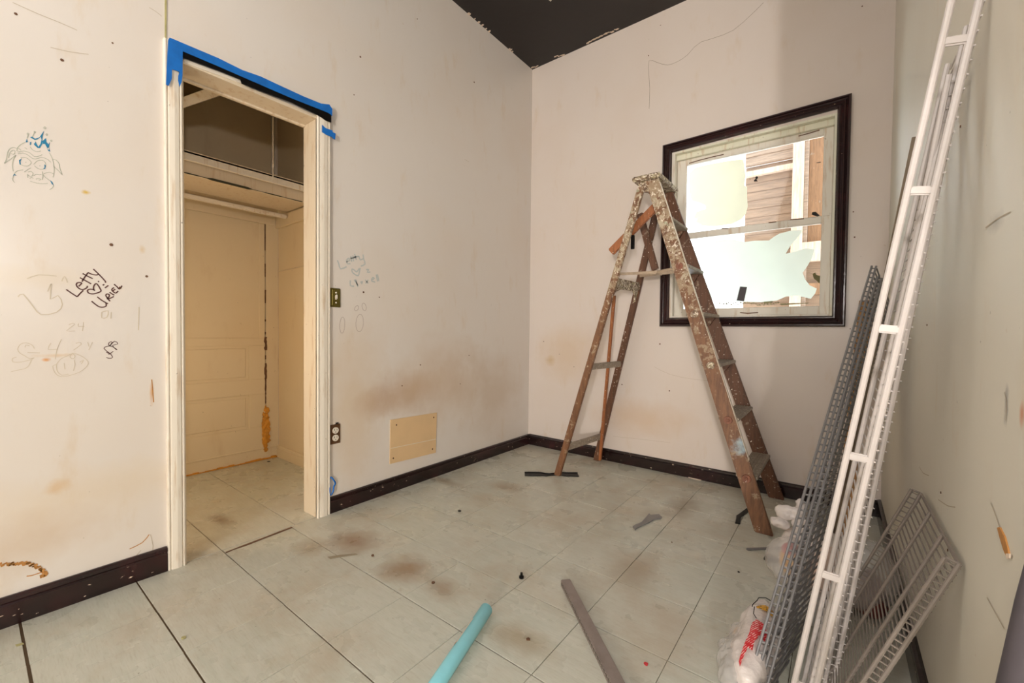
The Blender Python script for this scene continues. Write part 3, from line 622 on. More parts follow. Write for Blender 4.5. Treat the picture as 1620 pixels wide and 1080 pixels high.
# ceiling edge chips
bm = NB(); random.seed(2)
for q0, q1, n in [((930, 67), (976, 46), 14), ((878, 90), (891, 87), 5), ((803, 79), (810, 81), 3), ((735, 24), (730, 30), 2), ((842, 107), (850, 105), 4), ((748, 32), (770, 52), 5)]:
    for i in range(n):
        f = i/max(n-1, 1); c = at(q0[0]+(q1[0]-q0[0])*f, q0[1]+(q1[1]-q0[1])*f+random.uniform(-1, 1), 2, H-0.0015)
        if c.y > -0.002: c.y = -0.006
        if c.x < 0.003: c.x = 0.008
        r = random.uniform(.006, .014); k = random.randint(5, 7)
        slab(bm, [(c.x+r*1.6*math.cos(6.283*j/k)*random.uniform(.6, 1), c.y+r*.8*math.sin(6.283*j/k)*random.uniform(.6, 1), c.z-0.0012) for j in range(k)], (0, 0, 0.0022))
lab(link('paint_chip', bm, M_flake, ceiling), 'pale bare chips along the ceiling edge')
bm = NB(); slab(bm, [at(x, y, 2, H-.003) for x, y in [(867, -6), (873, -6), (874, -1), (871, 2.5), (868, 0)]], (0, 0, .002)); lab(link('paint_chip', bm, M_ivory, ceiling), 'pale chip on the ceiling')

# ------------------------------------------------------------------ window
win = bpy.data.objects.new('window_1', None); C.objects.link(win); win.location = (1.69, 0, 1.7); win['kind'] = 'structure'; win['label'] = 'double hung window with peeling white sashes and dark brown casing'
def moulding(bm, a, b, inn, nrm, w=0.062, trim=0.0):
    """mitred casing: a,b outer corners on wall; inn = inward direction"""
    a, b, inn, nrm = Vector(a), Vector(b), Vector(inn), Vector(nrm); d = (b-a).normalized()
    prof = [(0, 0), (0, .022), (.10, .030), (.20, .030), (.26, .020), (.34, .016), (.42, .022), (.50, .024), (.58, .018), (.66, .014), (.80, .020), (.90, .020), (.95, .012), (1, .010), (1, -0.01)]
    rings = []
    for e, s_ in ((a, 1), (b, -1)): rings.append([bm.verts.new(e+d*s_*w*t_+inn*w*t_+nrm*h) for t_, h in prof])
    k = len(prof)
    for i in range(k-1): bm.faces.new((rings[0][i], rings[0][i+1], rings[1][i+1], rings[1][i]))
    bm.faces.new(rings[0]); bm.faces.new(rings[1][::-1])
o4 = [(1.160, 0, 1.050), (1.160, 0, 2.340), (2.212, 0, 2.360), (2.212, 0, 1.050)]
for a, b, inn, nm in [(o4[0], o4[1], (1, 0, 0), 'side_casing'), (o4[1], o4[2], (0, 0, -1), 'head_casing'), (o4[3], o4[2], (-1, 0, 0), 'side_casing'), (o4[0], o4[3], (0, 0, 1), 'sill_casing')]:
    bm = NB(); moulding(bm, a, b, inn, (0, -1, 0)); link(nm, bm, M_wdark, win)
x0, x1, z0, z1 = WIN
bm = NB(); box(bm, x0, x0+.02, -0.004, .14, z0, z1, .001); link('jamb', bm, M_winp, win)
bm = NB(); box(bm, x1-.014, x1, -0.004, .14, z0, z1, .001); link('jamb', bm, M_winh, win)
bm = NB(); box(bm, x0+.02, x1-.014, -0.004, .14, z1-.014, z1, .001); box(bm, x0+.02, x1-.014, .03, .055, z1-.05, z1-.012, .003); link('head', bm, M_winh, win)
bm = NB(); box(bm, x0+.02, x1-.014, -0.004, .14, z0, z0+.012, .001); link('sill', bm, M_winp, win)
gy = 0.072
def sash(z0, z1, yl, rails, label):
    a, b = x0+.021, x1-.015
    fr = NB(); box(fr, a, 1.305, yl, yl+.03, z0, z1, .003); box(fr, 2.088, b, yl, yl+.03, z0, z1, .003)
    box(fr, 1.305, 2.088, yl, yl+.03, z1-rails[1], z1, .003); box(fr, 1.305, 2.088, yl, yl+.03, z0, z0+rails[0], .003)
    o = link('sash', fr, M_winp, win); lab(o, label)
    g = NB(); box(g, 1.303, 2.09, yl+.014, yl+.017, z0+rails[0]-.002, z1-rails[1]+.002); return o, g
m = bpy.data.materials.new('window_glass'); m.use_nodes = True; nt = m.node_tree; nt.nodes.remove(nt.nodes['Principled BSDF'])
tr = nt.nodes.new('ShaderNodeBsdfTransparent'); gl = nt.nodes.new('ShaderNodeBsdfGlossy'); gl.inputs['Roughness'].default_value = 0.05; mx = nt.nodes.new('ShaderNodeMixShader')
fr_ = nt.nodes.new('ShaderNodeFresnel'); fr_.inputs[0].default_value = 1.35; nt.links.new(fr_.outputs[0], mx.inputs[0]); nt.links.new(tr.outputs[0], mx.inputs[1]); nt.links.new(gl.outputs[0], mx.inputs[2]); nt.links.new(mx.outputs[0], nt.nodes['Material Output'].inputs[0])
class G: pass
M_glass = G(); M_glass.m = m
def filmmat(name, tc, dc, tw):
    m = bpy.data.materials.new(name); m.use_nodes = True; nt = m.node_tree; nt.nodes.remove(nt.nodes['Principled BSDF'])
    t_ = nt.nodes.new('ShaderNodeBsdfTranslucent'); d_ = nt.nodes.new('ShaderNodeBsdfDiffuse'); mx = nt.nodes.new('ShaderNodeMixShader'); mx.inputs[0].default_value = tw
    nz = nt.nodes.new('ShaderNodeTexNoise'); nz.inputs['Scale'].default_value = 5; geo = nt.nodes.new('ShaderNodeNewGeometry'); nt.links.new(geo.outputs['Position'], nz.inputs['Vector'])
    rp = nt.nodes.new('ShaderNodeValToRGB'); rp.color_ramp.elements[0].position = .35; rp.color_ramp.elements[1].position = .65
    rp.color_ramp.elements[0].color = tc; rp.color_ramp.elements[1].color = tuple(min(1, c*1.06) for c in tc[:3])+(1,)
    nt.links.new(nz.outputs[0], rp.inputs[0]); nt.links.new(rp.outputs[0], t_.inputs[0]); d_.inputs[0].default_value = dc
    nt.links.new(d_.outputs[0], mx.inputs[1]); nt.links.new(t_.outputs[0], mx.inputs[2]); nt.links.new(mx.outputs[0], nt.nodes['Material Output'].inputs[0])
    g = G(); g.m = m; return g
M_film = filmmat('pale_green_film', (0.80, 0.80, 0.62, 1), lin(225, 230, 200), 0.9)
M_film2 = filmmat('pale_aqua_film', (0.76, 0.84, 0.74, 1), lin(225, 238, 225), 0.9)
su, g = sash(1.69, 2.238, .055, (0.022, 0.05), 'upper window sash with peeling white paint')
link('pane', g, M_glass, su)
sl, g = sash(1.124, 1.705, .030, (0.05, 0.042), 'lower window sash with peeling white paint')
link('pane', g, M_glass, sl)
fy = .067
K = lambda p: cr(p, 1080, 180, 6)
def sheet(pix, val):
    bm = NB(); bm.faces.new([bm.verts.new(at(x, y, 1, val)) for x, y in pix]); return bm
bm = sheet(K([(120, 510), (240, 480), (360, 458), (480, 438), (572, 432), (585, 470), (596, 600), (585, 680), (612, 690), (612, 800), (618, 880), (600, 950), (560, 1000), (470, 1045), (300, 1070), (180, 1060), (115, 1020), (140, 1000), (105, 985), (130, 930), (220, 900), (215, 870), (160, 845), (90, 825), (70, 770), (62, 640), (68, 560)]), fy)
lab(link('peeling_film', bm, M_film, su), 'pale yellow green film peeling off the upper pane')
K = lambda p: cr(p, 1050, 340, 5.586)
bm = sheet(K([(275, 250), (330, 230), (390, 228), (440, 235), (500, 222), (580, 215), (650, 222), (715, 238), (800, 228), (930, 225), (970, 195), (1020, 165), (1080, 150), (1130, 135), (1228, 135), (1215, 160), (1160, 225), (1120, 270), (1078, 342), (1150, 325), (1250, 295), (1332, 302), (1310, 380), (1270, 450), (1228, 510), (1250, 570), (1290, 620), (1352, 650), (1340, 690), (1300, 740), (1180, 712), (1080, 720), (1000, 755), (860, 770), (640, 765), (500, 765), (410, 730), (395, 640), (385, 560), (375, 480), (330, 380)]), .0425)
lab(link('peeling_film', bm, M_film2, sl), 'pale aqua film peeling off the lower pane')
bm = NB(); plate(bm, K([(675, 632), (737, 636), (710, 762), (645, 755)]), 1, .0410, .0008, -1); lab(link('sticker', bm, M_darkfab, sl), 'small dark grey rectangular patch on the lower pane')
bm = NB(); plate(bm, K([(1315, 520), (1340, 508), (1350, 530), (1392, 540), (1392, 580), (1375, 605), (1345, 575), (1325, 560)]), 1, .0430, .0006, -1); lab(link('paint_blotch', bm, solid('olive_paint_blotch', lin(104, 98, 40)), sl), 'dark olive blotch on the lower pane')
K2 = lambda p: cr(p, 1080, 180, 6)
bm = NB()
for poly in [[(690, 600), (700, 592), (715, 595), (712, 615), (700, 620), (712, 640), (680, 642), (675, 630), (692, 618)], [(635, 618), (643, 618), (640, 628)], [(1270, 462), (1312, 455), (1310, 463), (1272, 468)]]:
    plate(bm, K2(poly), 1, fy-.001, .0006, -1)
plate(bm, K2([(1230, 935), (1262, 930), (1300, 965), (1280, 975), (1225, 958)]), 1, .05, .006, -1)
lab(link('paint_blotch', bm, M_black, su), 'small dark specks on the upper pane')
bm = NB(); random.seed(9)
x = 488
while x < 1040:
    w = random.uniform(8, 26); y = 770+random.uniform(0, 22)
    if not 868 < x < 880: plate(bm, K([(x, y), (x+w*.5, y-6), (x+w, y+3), (x+w*.8, y+random.uniform(8, 14)), (x+w*.3, y+10)]), 1, .0428, .0006, -1)
    x += w+random.uniform(2, 8)
plate(bm, K([(1030, 782), (1280, 775), (1278, 780), (1040, 797)]), 1, .0428, .0006, -1)
plate(bm, K([(885, 765), (965, 760), (962, 772), (900, 780), (882, 802)]), 1, .0434, .0006, -1)
lab(link('paint_blotch', bm, solid('olive_film_residue', lin(140, 136, 92)), sl), 'row of olive film scraps along the bottom of the lower pane')
# peeling cracks on frame parts
marks('peeled_paint', M_gash, [cr([(60, 470), (160, 440), (270, 412), (390, 385)], 1080, 180, 6), cr([(1100, 212), (1200, 185), (1300, 155)], 1080, 180, 6)], .006, su, 1, .054, -1, 'peeled edge', 1)
marks('peeled_paint', M_gash, [cr([(675, 862), (740, 868), (835, 862)], 1050, 340, 5.586), cr([(510, 120), (570, 118)], 1050, 340, 5.586), cr([(925, 68), (995, 60)], 1050, 340, 5.586), cr([(1120, 40), (1240, 32)], 1050, 340, 5.586)], .006, sl, 1, .029, -1, 'peeled edge', 1)

# outside: weathered timber wall of the neighbouring porch
ob = root('neighbouring_porch', (2.3, 1.3, 0), 'weathered timber porch wall of the house next door, seen through the window', 'building')
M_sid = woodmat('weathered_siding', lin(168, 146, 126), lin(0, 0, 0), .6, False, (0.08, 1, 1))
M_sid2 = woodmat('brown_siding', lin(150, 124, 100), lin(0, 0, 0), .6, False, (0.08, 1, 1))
M_post = woodmat('pale_post_wood', lin(225, 198, 172), lin(0, 0, 0), .6, False)  # even pale wood tone for post, beam and upper rail
M_brn = woodmat('brown_door_panel', lin(150, 112, 78), lin(230, 205, 170), .66, True)
z = 0.9; i = 0
while z < 3.2:
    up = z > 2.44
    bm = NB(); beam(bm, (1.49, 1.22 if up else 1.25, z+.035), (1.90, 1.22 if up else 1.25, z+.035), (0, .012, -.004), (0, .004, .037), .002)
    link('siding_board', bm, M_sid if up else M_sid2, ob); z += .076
bm = NB(); box(bm, 1.49, 1.86, 1.19, 1.24, 2.40, 2.445, .003); link('beam', bm, M_post, ob)
bm = NB(); box(bm, 1.85, 1.93, 1.13, 1.22, 0.2, 3.3, .004); link('post', bm, M_post, ob)
bm = NB(); box(bm, 1.93, 1.96, 1.16, 1.24, 0.2, 3.3, .004); link('post', bm, M_sid, ob)
bm = NB(); box(bm, 1.96, 3.2, 1.2, 1.26, 1.75, 3.3, .002); link('door_panel', bm, M_brn, ob)
bm = NB(); box(bm, 1.86, 3.2, 1.14, 1.22, 1.60, 1.76, .004); link('rail', bm, M_post, ob)
bm = NB(); box(bm, 1.93, 3.2, 1.2, 1.26, 0.9, 1.62, .002); link('lower_panel', bm, M_sid2, ob)
bm = NB(); box(bm, 1.93, 3.2, 1.12, 1.2, 1.33, 1.42, .002); link('rail', bm, M_brn, ob)

# ------------------------------------------------------------------ step ladder
lad = root('step_ladder', (1.27, -0.32, 0), 'old wooden step ladder, paint splattered, standing open before the window', 'ladder')
FN = lambda z: Vector((1.909-.342*z, -.637+.10*z, z)); FF = lambda z: Vector((1.905-.342*z, -.060-.045*z, z))
RN = lambda z: Vector((.648+.272*z, -.558+.060*z, z)); RF = lambda z: Vector((.700+.252*z, -.062-.042*z, z))
ZT = 1.955
for fn, lb in ((FN, 'near front rail with blue paint smear'), (FF, None)):
    bm = NB(); beam(bm, fn(0), fn(ZT), (.041, 0, 0), (0, .013, 0), .004)
    o = link('front_rail', bm, M_rail if fn is FN else M_wooddk, lad)
    if lb: lab(o, lb)
bm = NB(); e_ = Vector((.0415, 0, 0)); beam(bm, FN(.35)+e_, FN(ZT-.02)+e_, (.0012, 0, 0), (0, .0115, 0), 0)
lab(link('rail_edge', bm, M_edge, lad), 'cream painted front edge of the rail')
for fn, m_ in ((RN, M_rail), (RF, M_wooddk)):
    bm = NB(); beam(bm, fn(0), fn(1.93), (.024, 0, 0), (0, .012, 0), .004); link('rear_rail', bm, m_, lad)
bm = NB(); box(bm, 1.122, 1.302, -.485, -.105, 1.956, 1.988, .009)
for f in list(bm.faces): pass
lab(link('top_cap', bm, M_woodup, lad, smooth=False), 'thick splattered top board')
bm = NB(); slab(bm, [(1.15, -.45, 1.956), (1.285, -.45, 1.956), (1.27, -.45, 1.90), (1.235, -.45, 1.875), (1.165, -.45, 1.90)], (0, .015, 0)); link('cap_bracket', bm, M_woodup, lad)
bm = NB(); slab(bm, [(1.15, -.14, 1.956), (1.285, -.14, 1.956), (1.27, -.14, 1.90), (1.235, -.14, 1.875), (1.165, -.14, 1.90)], (0, .015, 0)); link('cap_bracket', bm, M_wooddk, lad)
for i, z in enumerate([0.268, 0.553, 0.838, 1.123, 1.408, 1.70]):
    a, b = FN(z), FF(z); cxm = (a.x+b.x)/2
    bm = NB(); beam(bm, (cxm+.004, a.y+.013, z-.010), (cxm+.004, b.y-.013, z-.010), (.050, 0, 0), (0, 0, .010), .003)
    for k in range(6): beam(bm, (cxm-.034+k*.0145, a.y+.016, z+.0005), (cxm-.034+k*.0145, b.y-.016, z+.0005), (.0035, 0, 0), (0, 0, .0015), 0)
    link('step', bm, M_step, lad)
    bm = NB(); c = FN(z-.012)+Vector((0.002, -.013, 0)); n = Vector((0, -1, 0))
    if i < 5:
        tube(bm, [c, c+n*.006, c+n*.006], [.022, .020, .018], 16); tube(bm, [c+n*.0055, c+n*.009], [.009, .006], 10)
        link('bolt_washer', bm, (M_bolt, M_bolt, M_woodup, M_woodup, M_bolt)[i], lad, smooth=False)
    bm = NB(); beam(bm, (cxm-.03, b.y-.014, z-.02), (cxm-.03, b.y-.05, z-.02), (.02, 0, 0), (0, 0, .002), 0); slab(bm, [(cxm-.03, b.y-.014, z-.02), (cxm+.03, b.y-.014, z-.02), (cxm, b.y-.014, z-.07)], (0, -.02, 0)); link('step_brace', bm, M_wooddk, lad)
for z, hh in ((1.335, .025), (.77, .021), (.205, .022)):
    a, b = RN(z), RF(z)
    bm = NB(); beam(bm, a+Vector((0.006, .010, 0)), b+Vector((0.006, -.010, 0)), (.010, 0, 0), (0, 0, hh), .002)
    beam(bm, a+Vector((0.017, .012, 0)), b+Vector((0.017, -.012, 0)), (.002, 0, 0), (0, 0, .003), 0)
    link('cross_bar', bm, M_step if z < 1.3 else M_woodup, lad)
bm = NB(); a, b = RN(1.335), RF(1.335)
arch = [(a.y+.012, 1.31), (a.y+.012, 1.23), (a.y+.05, 1.275), (a.y+.12, 1.295), (b.y-.09, 1.295), (b.y-.04, 1.27), (b.y-.012, 1.22), (b.y-.012, 1.31)]
slab(bm, [(RN(z).x if i < 4 else RF(z).x, y, z) for i, (y, z) in enumerate(arch)], (.012, 0, 0)); link('arched_plate', bm, M_woodup, lad)  # arched plate set just below the top cross bar
# bare stick standing inside the rear legs
bm = NB(); beam(bm, (0.752, -.105, .02), (0.935, -.30, 1.26), (.010, 0, 0), (0, .010, 0), .002); lab(link('support_stick', bm, M_orange, lad), 'thin bare wooden stick inside the rear rails')
# folding spreaders
for (a, j, b) in [((RN(1.386)+Vector((0, .018, 0))), Vector((1.274, -.455, 1.378)), FN(1.392)+Vector((0, .018, 0))), ((RF(1.405)+Vector((0, -.02, 0))), Vector((1.21, -.155, 1.41)), FF(1.42)+Vector((0, -.02, 0)))]:
    bm = NB(); beam(bm, a, j, (0, .0025, 0), (0, 0, .009), .001); link('spreader_bar', bm, M_metal, lad)
    bm = NB(); beam(bm, j, b, (0, .0025, 0), (0, 0, .009), .001); tube(bm, [j-Vector((0, .006, 0)), j+Vector((0, .006, 0))], .012, 10); link('spreader_bar', bm, M_metal, lad)
p0, p1 = at(1052, 312, 1, -.37), at(966.5, 399, 1, -.40)
d = (p1-p0).normalized(); s_ = d.cross(Vector((0, 1, 0))).normalized()
bm = NB(); beam(bm, p0, p1, s_*.028, (0, .010, 0), .005); lab(link('shelf_arm', bm, M_orange, lad), 'orange brown swinging arm sticking out past the rear rail')
p0, p1 = at(1012, 338, 1, -.20), at(1037, 427, 1, -.20)
d = (p1-p0).normalized(); s_ = d.cross(Vector((0, 1, 0))).normalized()
bm = NB(); beam(bm, p0, p1, s_*.024, (0, .010, 0), .005); lab(link('shelf_arm', bm, M_wooddk, lad), 'dark speckled swinging arm hanging inside the ladder')
bm = NB(); c = at(1001, 383, 1, -.40); beam(bm, c+Vector((0, 0, .045)), c-Vector((0, 0, .045)), (.011, 0, 0), (0, .008, 0), .002)
lab(link('clip', bm, M_black, lad), 'black plastic clip on the rear rail')

# ------------------------------------------------------------------ wire shelves
def wires(bm, P0, P1, w, n, r, n0=Vector((0, 0, 0)), hook=None):
    """n parallel wires spaced from P0 to P1, each running along the vector w"""
    for i in range(n):
        a = P0.lerp(P1, (i+.5)/n)
        pts = [a+n0, a+n0+w] if hook is None else [a+hook, a+n0, a+n0+w]
        tube(bm, pts, r, 5)
def fan(p, q, t): return p.lerp(q, t)
# white shelf with hanging rail (nearest)
R0 = Vector((2.36204, -1.94881, 1.5508)); Dv = Vector((-.0405, .0027, -.2673))
top, bot = R0-Dv*0.35, R0+Dv*5.76
sh = root('wire_shelf', bot, 'tall white wire shelf with a hanging rail, leaning on the right wall nearest the camera', 'wire shelf', 'wire shelves leaning on the right wall')
off = Vector((-.0378, -.0063, .0045))
bm = NB(); tube(bm, [top, bot], .0065, 10); link('front_rod', bm, M_white, sh)
bm = NB(); tube(bm, [top+off, bot+off], .0062, 10); link('hanging_rail', bm, M_white, sh)
for i in range(6):
    c = R0+Dv*(i+.02); bm = NB(); beam(bm, c+off*1.02, c, Dv.normalized()*.0085, (0, .0045, 0), .003); link('bracket', bm, M_white, sh)
w = Vector((-.0033, .30, .0)); nrm = Dv.cross(w).normalized()
if nrm.x < 0: nrm = -nrm
for k, dx in ((.15, .0035), (.30, -.0033)):
    o_ = Vector((dx, k, 0)); bm = NB(); tube(bm, [top+o_, bot+o_], .0058, 8); link('support_rod', bm, M_white, sh)
bm = NB(); wires(bm, top, bot, w, 66, .0017, nrm*.007); wires(bm, top, bot, nrm*.0095, 66, .0015)
link('cross_wires', bm, M_white, sh)
# second white shelf, against the wall behind it
bT, bB = Vector((2.372, -1.815, 1.545)), Vector((2.192, -1.590, .012))
sb = root('wire_shelf', bB, 'shorter white wire shelf with double edge rods, between the tall white one and the wall', 'wire shelf', 'wire shelves leaning on the right wall')
a = (bT-bB).normalized(); wv = Vector((0, 1, 0)); wv = (wv-a*wv.dot(a)).normalized()*.30; nn = a.cross(wv).normalized()
if nn.x < 0: nn = -nn
for o_, r in ((Vector((0, 0, 0)), .0056), (Vector((-.019, -.005, 0)), .0056)):
    bm = NB(); tube(bm, [bT+o_, bB+o_], r, 8); link('edge_rod', bm, M_white, sb)
for k in (.5, 1.0):
    bm = NB(); tube(bm, [bT+wv*k, bB+wv*k], .005, 8); link('support_rod', bm, M_white, sb)
bm = NB(); wires(bm, bT, bB, wv, 60, .0017, nn*.005, Vector((-.017, -.004, 0))); wires(bm, bT, bB, nn*.0085+Vector((0, -.002, 0)), 60, .0015); link('cross_wires', bm, M_white, sb)
# long grey shelves, two nested
cT, cB = Vector((2.303, -.705, 1.295)), Vector((2.015, -1.800, .012))
for n_ in range(2):
    sft = Vector((.028, .012, -.004))*n_; hT = cT+sft-(cT-cB)*.04*n_; hB = cB+sft+Vector((0, 0, .006*n_))
    sg = root('wire_shelf', hB, ['long grey wire shelf leaning in front of its twin beside the white shelves', 'long grey wire shelf nested behind the front grey one'][n_], 'wire shelf', 'wire shelves leaning on the right wall')
    a = (hT-hB).normalized(); wv = Vector((.156, .988, 0)); wv = (wv-a*wv.dot(a)*.35).normalized()*.38; nn = a.cross(wv).normalized()
    if nn.x < 0: nn = -nn
    lip = -nn*.015+Vector((0, -.006, 0))
    for o_ in (Vector((0, 0, 0)), lip):
        bm = NB(); tube(bm, [hT+o_, hB+o_], .0042, 8); link('edge_rod', bm, M_grey, sg)
    for k in (.33, .66, 1.0):
        bm = NB(); tube(bm, [hT+wv*k, hB+wv*k], .0038, 8); link('support_rod', bm, M_grey, sg)
    bm = NB(); wires(bm, hT, hB, wv, 62, .0031, nn*.004, lip); link('cross_wires', bm, M_grey, sg)
# short wide taupe shelf, lower right
T1 = Vector((2.376, -1.447, .559)); T2 = Vector((2.379, -1.900, .556)); ax_ = Vector((-.352, .007, -.936)).normalized(); Ld = (.559-.008)/.936
sd = root('wire_shelf', T1+ax_*Ld, 'short wide taupe wire shelf leaning low on the right wall over a plastic bag', 'wire shelf', 'wire shelves leaning on the right wall')
wd = T2-T1; nd = ax_.cross(wd).normalized()
if nd.x > 0: nd = -nd
for k, r, nm in ((0, .0045, 'edge_rod'), (.33, .0042, 'support_rod'), (.66, .0042, 'support_rod'), (1, .0045, 'edge_rod')):
    bm = NB(); tube(bm, [T1+wd*k, T1+wd*k+ax_*Ld], r, 8); link(nm, bm, M_greyd, sd)
lipd = nd*.021
for k in (0, 1):
    bm = NB(); tube(bm, [T1+wd*k+lipd, T1+wd*k+lipd+ax_*Ld], .0042, 8); link('edge_rod', bm, M_greyd, sd)
bm = NB(); tube(bm, [T1, T2], .003, 6); tube(bm, [T1+lipd, T1], .003, 6); tube(bm, [T2+lipd, T2], .003, 6); link('end_wire', bm, M_greyd, sd)
bm = NB(); wires(bm, T1-nd*.004, T1-nd*.004+ax_*Ld, wd, 38, .0019); wires(bm, T1, T1+ax_*Ld, lipd, 38, .0019); wires(bm, T2, T2+ax_*Ld, lipd, 38, .0019); link('cross_wires', bm, M_greyd, sd)

# metal track and board leaning behind the shelves
tT, tB = Vector((2.366, -1.28, 1.62)), Vector((2.17, -.86, .004))
bm = NB(); d = (tT-tB).normalized()
beam(bm, tB, tT, (.004, .016, 0), (.003, -.001, 0), .001); beam(bm, tB+Vector((-.008, .015, 0)), tT+Vector((-.008, .015, 0)), (.008, 0, 0), (0, .002, 0), .001)
tag(link('metal_track', bm, solid('brown_grey_metal', lin(128, 112, 92), .4, .3), loc=tB), 'long thin brown grey metal track behind the white shelves', 'track')
bm = NB(); beam(bm, (2.215, -.62, .004), (2.300, -.030, 1.195), (.030, -.003, 0), (.001, .008, 0), .002)
tag(link('wooden_board', bm, M_plank, loc=(2.2, -.7, 0)), 'narrow tan wooden board leaning in the corner behind the grey shelf', 'board')

# ------------------------------------------------------------------ bags
def plastic(name, base, alpha, rough=.25):
    m = bpy.data.materials.new(name); m.use_nodes = True; nt = m.node_tree; b = nt.nodes['Principled BSDF']
    b.inputs['Base Color'].default_value = base; b.inputs['Roughness'].default_value = rough; b.inputs['Alpha'].default_value = alpha
    nz = nt.nodes.new('ShaderNodeTexNoise'); nz.inputs['Scale'].default_value = 34; nz.inputs['Detail'].default_value = 4; geo = nt.nodes.new('ShaderNodeNewGeometry'); nt.links.new(geo.outputs['Position'], nz.inputs['Vector'])
    bp = nt.nodes.new('ShaderNodeBump'); bp.inputs['Strength'].default_value = .6; bp.inputs['Distance'].default_value = .01; nt.links.new(nz.outputs[0], bp.inputs['Height']); nt.links.new(bp.outputs[0], b.inputs['Normal'])
    g = G(); g.m = m; return g
M_bagw = plastic('white_bag_plastic', lin(232, 222, 216), .93)
M_bagc = plastic('clear_bag_plastic', lin(230, 226, 222), .38, .15)
M_red = plastic('red_printed_plastic', lin(200, 36, 44), 1.0); M_yel = plastic('yellow_printed_plastic', lin(232, 166, 30), 1.0)
M_pink = plastic('pinkish_white_bag_plastic', lin(222, 200, 188), .9)
M_cont = solid('dark_red_contents', lin(110, 48, 40), .7)
def blobm(c, r, amp, seed, sub=5, flat=True, sq=1.0, freq=14):
    bm = NB(); bmesh.ops.create_icosphere(bm, subdivisions=sub, radius=1.0)
    for v in bm.verts:
        n = v.co.normalized(); p = Vector((n.x*r[0], n.y*r[1], n.z*r[2]))
        k = noise.noise(p*freq+Vector((seed, 0, 0))); k2 = 1-abs(noise.noise(p*freq*2.2+Vector((0, seed, 0))))*2
        p += n*(amp*k+amp*.28*k2)
        p += Vector(c); p.z = max(p.z, .003+.002*noise.noise(p*30))
        v.co = p
    return bm
# bag 1: knotted
b1 = root('plastic_bag', (2.11, -1.02, 0), 'tied whitish plastic shopping bag bulging behind the grey shelf, orange and red print showing', 'bag')
bm = blobm((2.13, -1.00, .115), (.125, .125, .115), .014, 1.3); link('bag_body', bm, M_bagw, b1, smooth=True)
for c_, r_, sd_ in (((2.035, -1.0, .262), (.052, .022, .030), 1.1), ((2.075, -.985, .285), (.022, .02, .045), 2.2), ((2.01, -1.02, .222), (.034, .02, .018), 3.3), ((2.09, -1.0, .232), (.04, .03, .03), 4.4)):
    bm = blobm(c_, r_, .012, sd_, 4, freq=34); lab(link('tied_handle', bm, M_bagw, b1, smooth=True), 'white knotted handle')
bm = blobm((2.195, -1.10, .10), (.09, .11, .10), .012, 6.6); link('bag_body', bm, M_pink, b1, smooth=True)
bm = blobm((2.055, -1.12, .115), (.085, .075, .09), .008, 4.2, 4); link('bag_film', bm, M_bagc, b1, smooth=True)
bm = blobm((2.06, -1.115, .12), (.045, .045, .06), .010, 5.2, 4); lab(link('printed_wrapper', bm, M_yel, b1, smooth=True), 'orange wrapper inside the bag')
bm = blobm((2.055, -1.13, .165), (.03, .03, .028), .006, 6.2, 3); lab(link('printed_wrapper', bm, M_red, b1, smooth=True), 'red print inside the bag')
# bag 2: printed, foreground
b2 = root('plastic_bag', (1.95, -1.56, 0), 'crumpled white bag with red and yellow printing lying at the foot of the grey shelf', 'bag')
bm = blobm((2.005, -1.60, .055), (.060, .21, .062), .012, 2.1, 5, freq=18); link('bag_body', bm, M_bagw, b2, smooth=True)
bm = blobm((1.968, -1.68, .04), (.050, .13, .045), .018, 8.1, 5, freq=20); lab(link('bag_film', bm, M_bagc, b2, smooth=True), 'clear loose plastic over the bag side')
def patch(pix, z, th, mat, parent, lb):
    """printed patch wrapped just above the bag: outline in plan, laid on the bag surface"""
    pts = [at(x, y, 2, z) for x, y in pix]; bm = NB()
    vs = [bm.verts.new(p) for p in pts]; f = bm.faces.new(vs)
    bmesh.ops.triangulate(bm, faces=[f]); bmesh.ops.subdivide_edges(bm, edges=bm.edges[:], cuts=3, use_grid_fill=True)
    bmesh.ops.triangulate(bm, faces=bm.faces[:])
    for v in bm.verts:
        u = ((v.co.x-2.005)/.064, (v.co.y+1.60)/.215); k = max(0, 1-u[0]**2-u[1]**2)
        v.co.z = .055+.070*math.sqrt(k)+th
    r_ = bmesh.ops.extrude_face_region(bm, geom=bm.faces[:]); bmesh.ops.translate(bm, verts=[e for e in r_['geom'] if isinstance(e, bmesh.types.BMVert)], vec=(0, 0, .0015))
    return lab(link('printed_patch', bm, mat, parent), lb)
K = lambda p: cr(p, 1100, 780, 3.6)
M_redtxt = Mat('red_print_with_white_lines', lin(200, 36, 44), .3)
wv_ = M_redtxt.N.new('ShaderNodeTexWave'); wv_.inputs['Scale'].default_value = 60; wv_.inputs['Distortion'].default_value = 1.5; M_redtxt.L(M_redtxt.map(M_redtxt.pos(), rot=(0, 0, .5)), wv_.inputs['Vector'])
M_redtxt.mix(M_redtxt.ramp(M_redtxt.math('MULTIPLY', wv_.outputs[1], M_redtxt.noise(M_redtxt.pos(), 90, 2)), .42, .5), lin(240, 215, 210))
patch(K([(345, 770), (395, 795), (415, 850), (405, 880), (365, 850), (335, 880), (325, 915), (300, 900), (255, 955), (248, 935), (285, 870), (305, 840), (320, 790)]), .105, .008, M_redtxt, b2, 'red printed band with fine white lettering')
M_yeltxt = Mat('yellow_print_with_dark_letters', lin(234, 170, 30), .3); M_yeltxt.mix(M_yeltxt.ramp(M_yeltxt.noise(M_yeltxt.pos(), 150, 3), .56, .6), lin(70, 40, 20))
patch(K([(345, 690), (400, 678), (445, 700), (455, 735), (430, 728), (395, 712), (350, 700)]), .105, .009, M_yeltxt, b2, 'yellow printed band with dark lettering')
bm = NB()
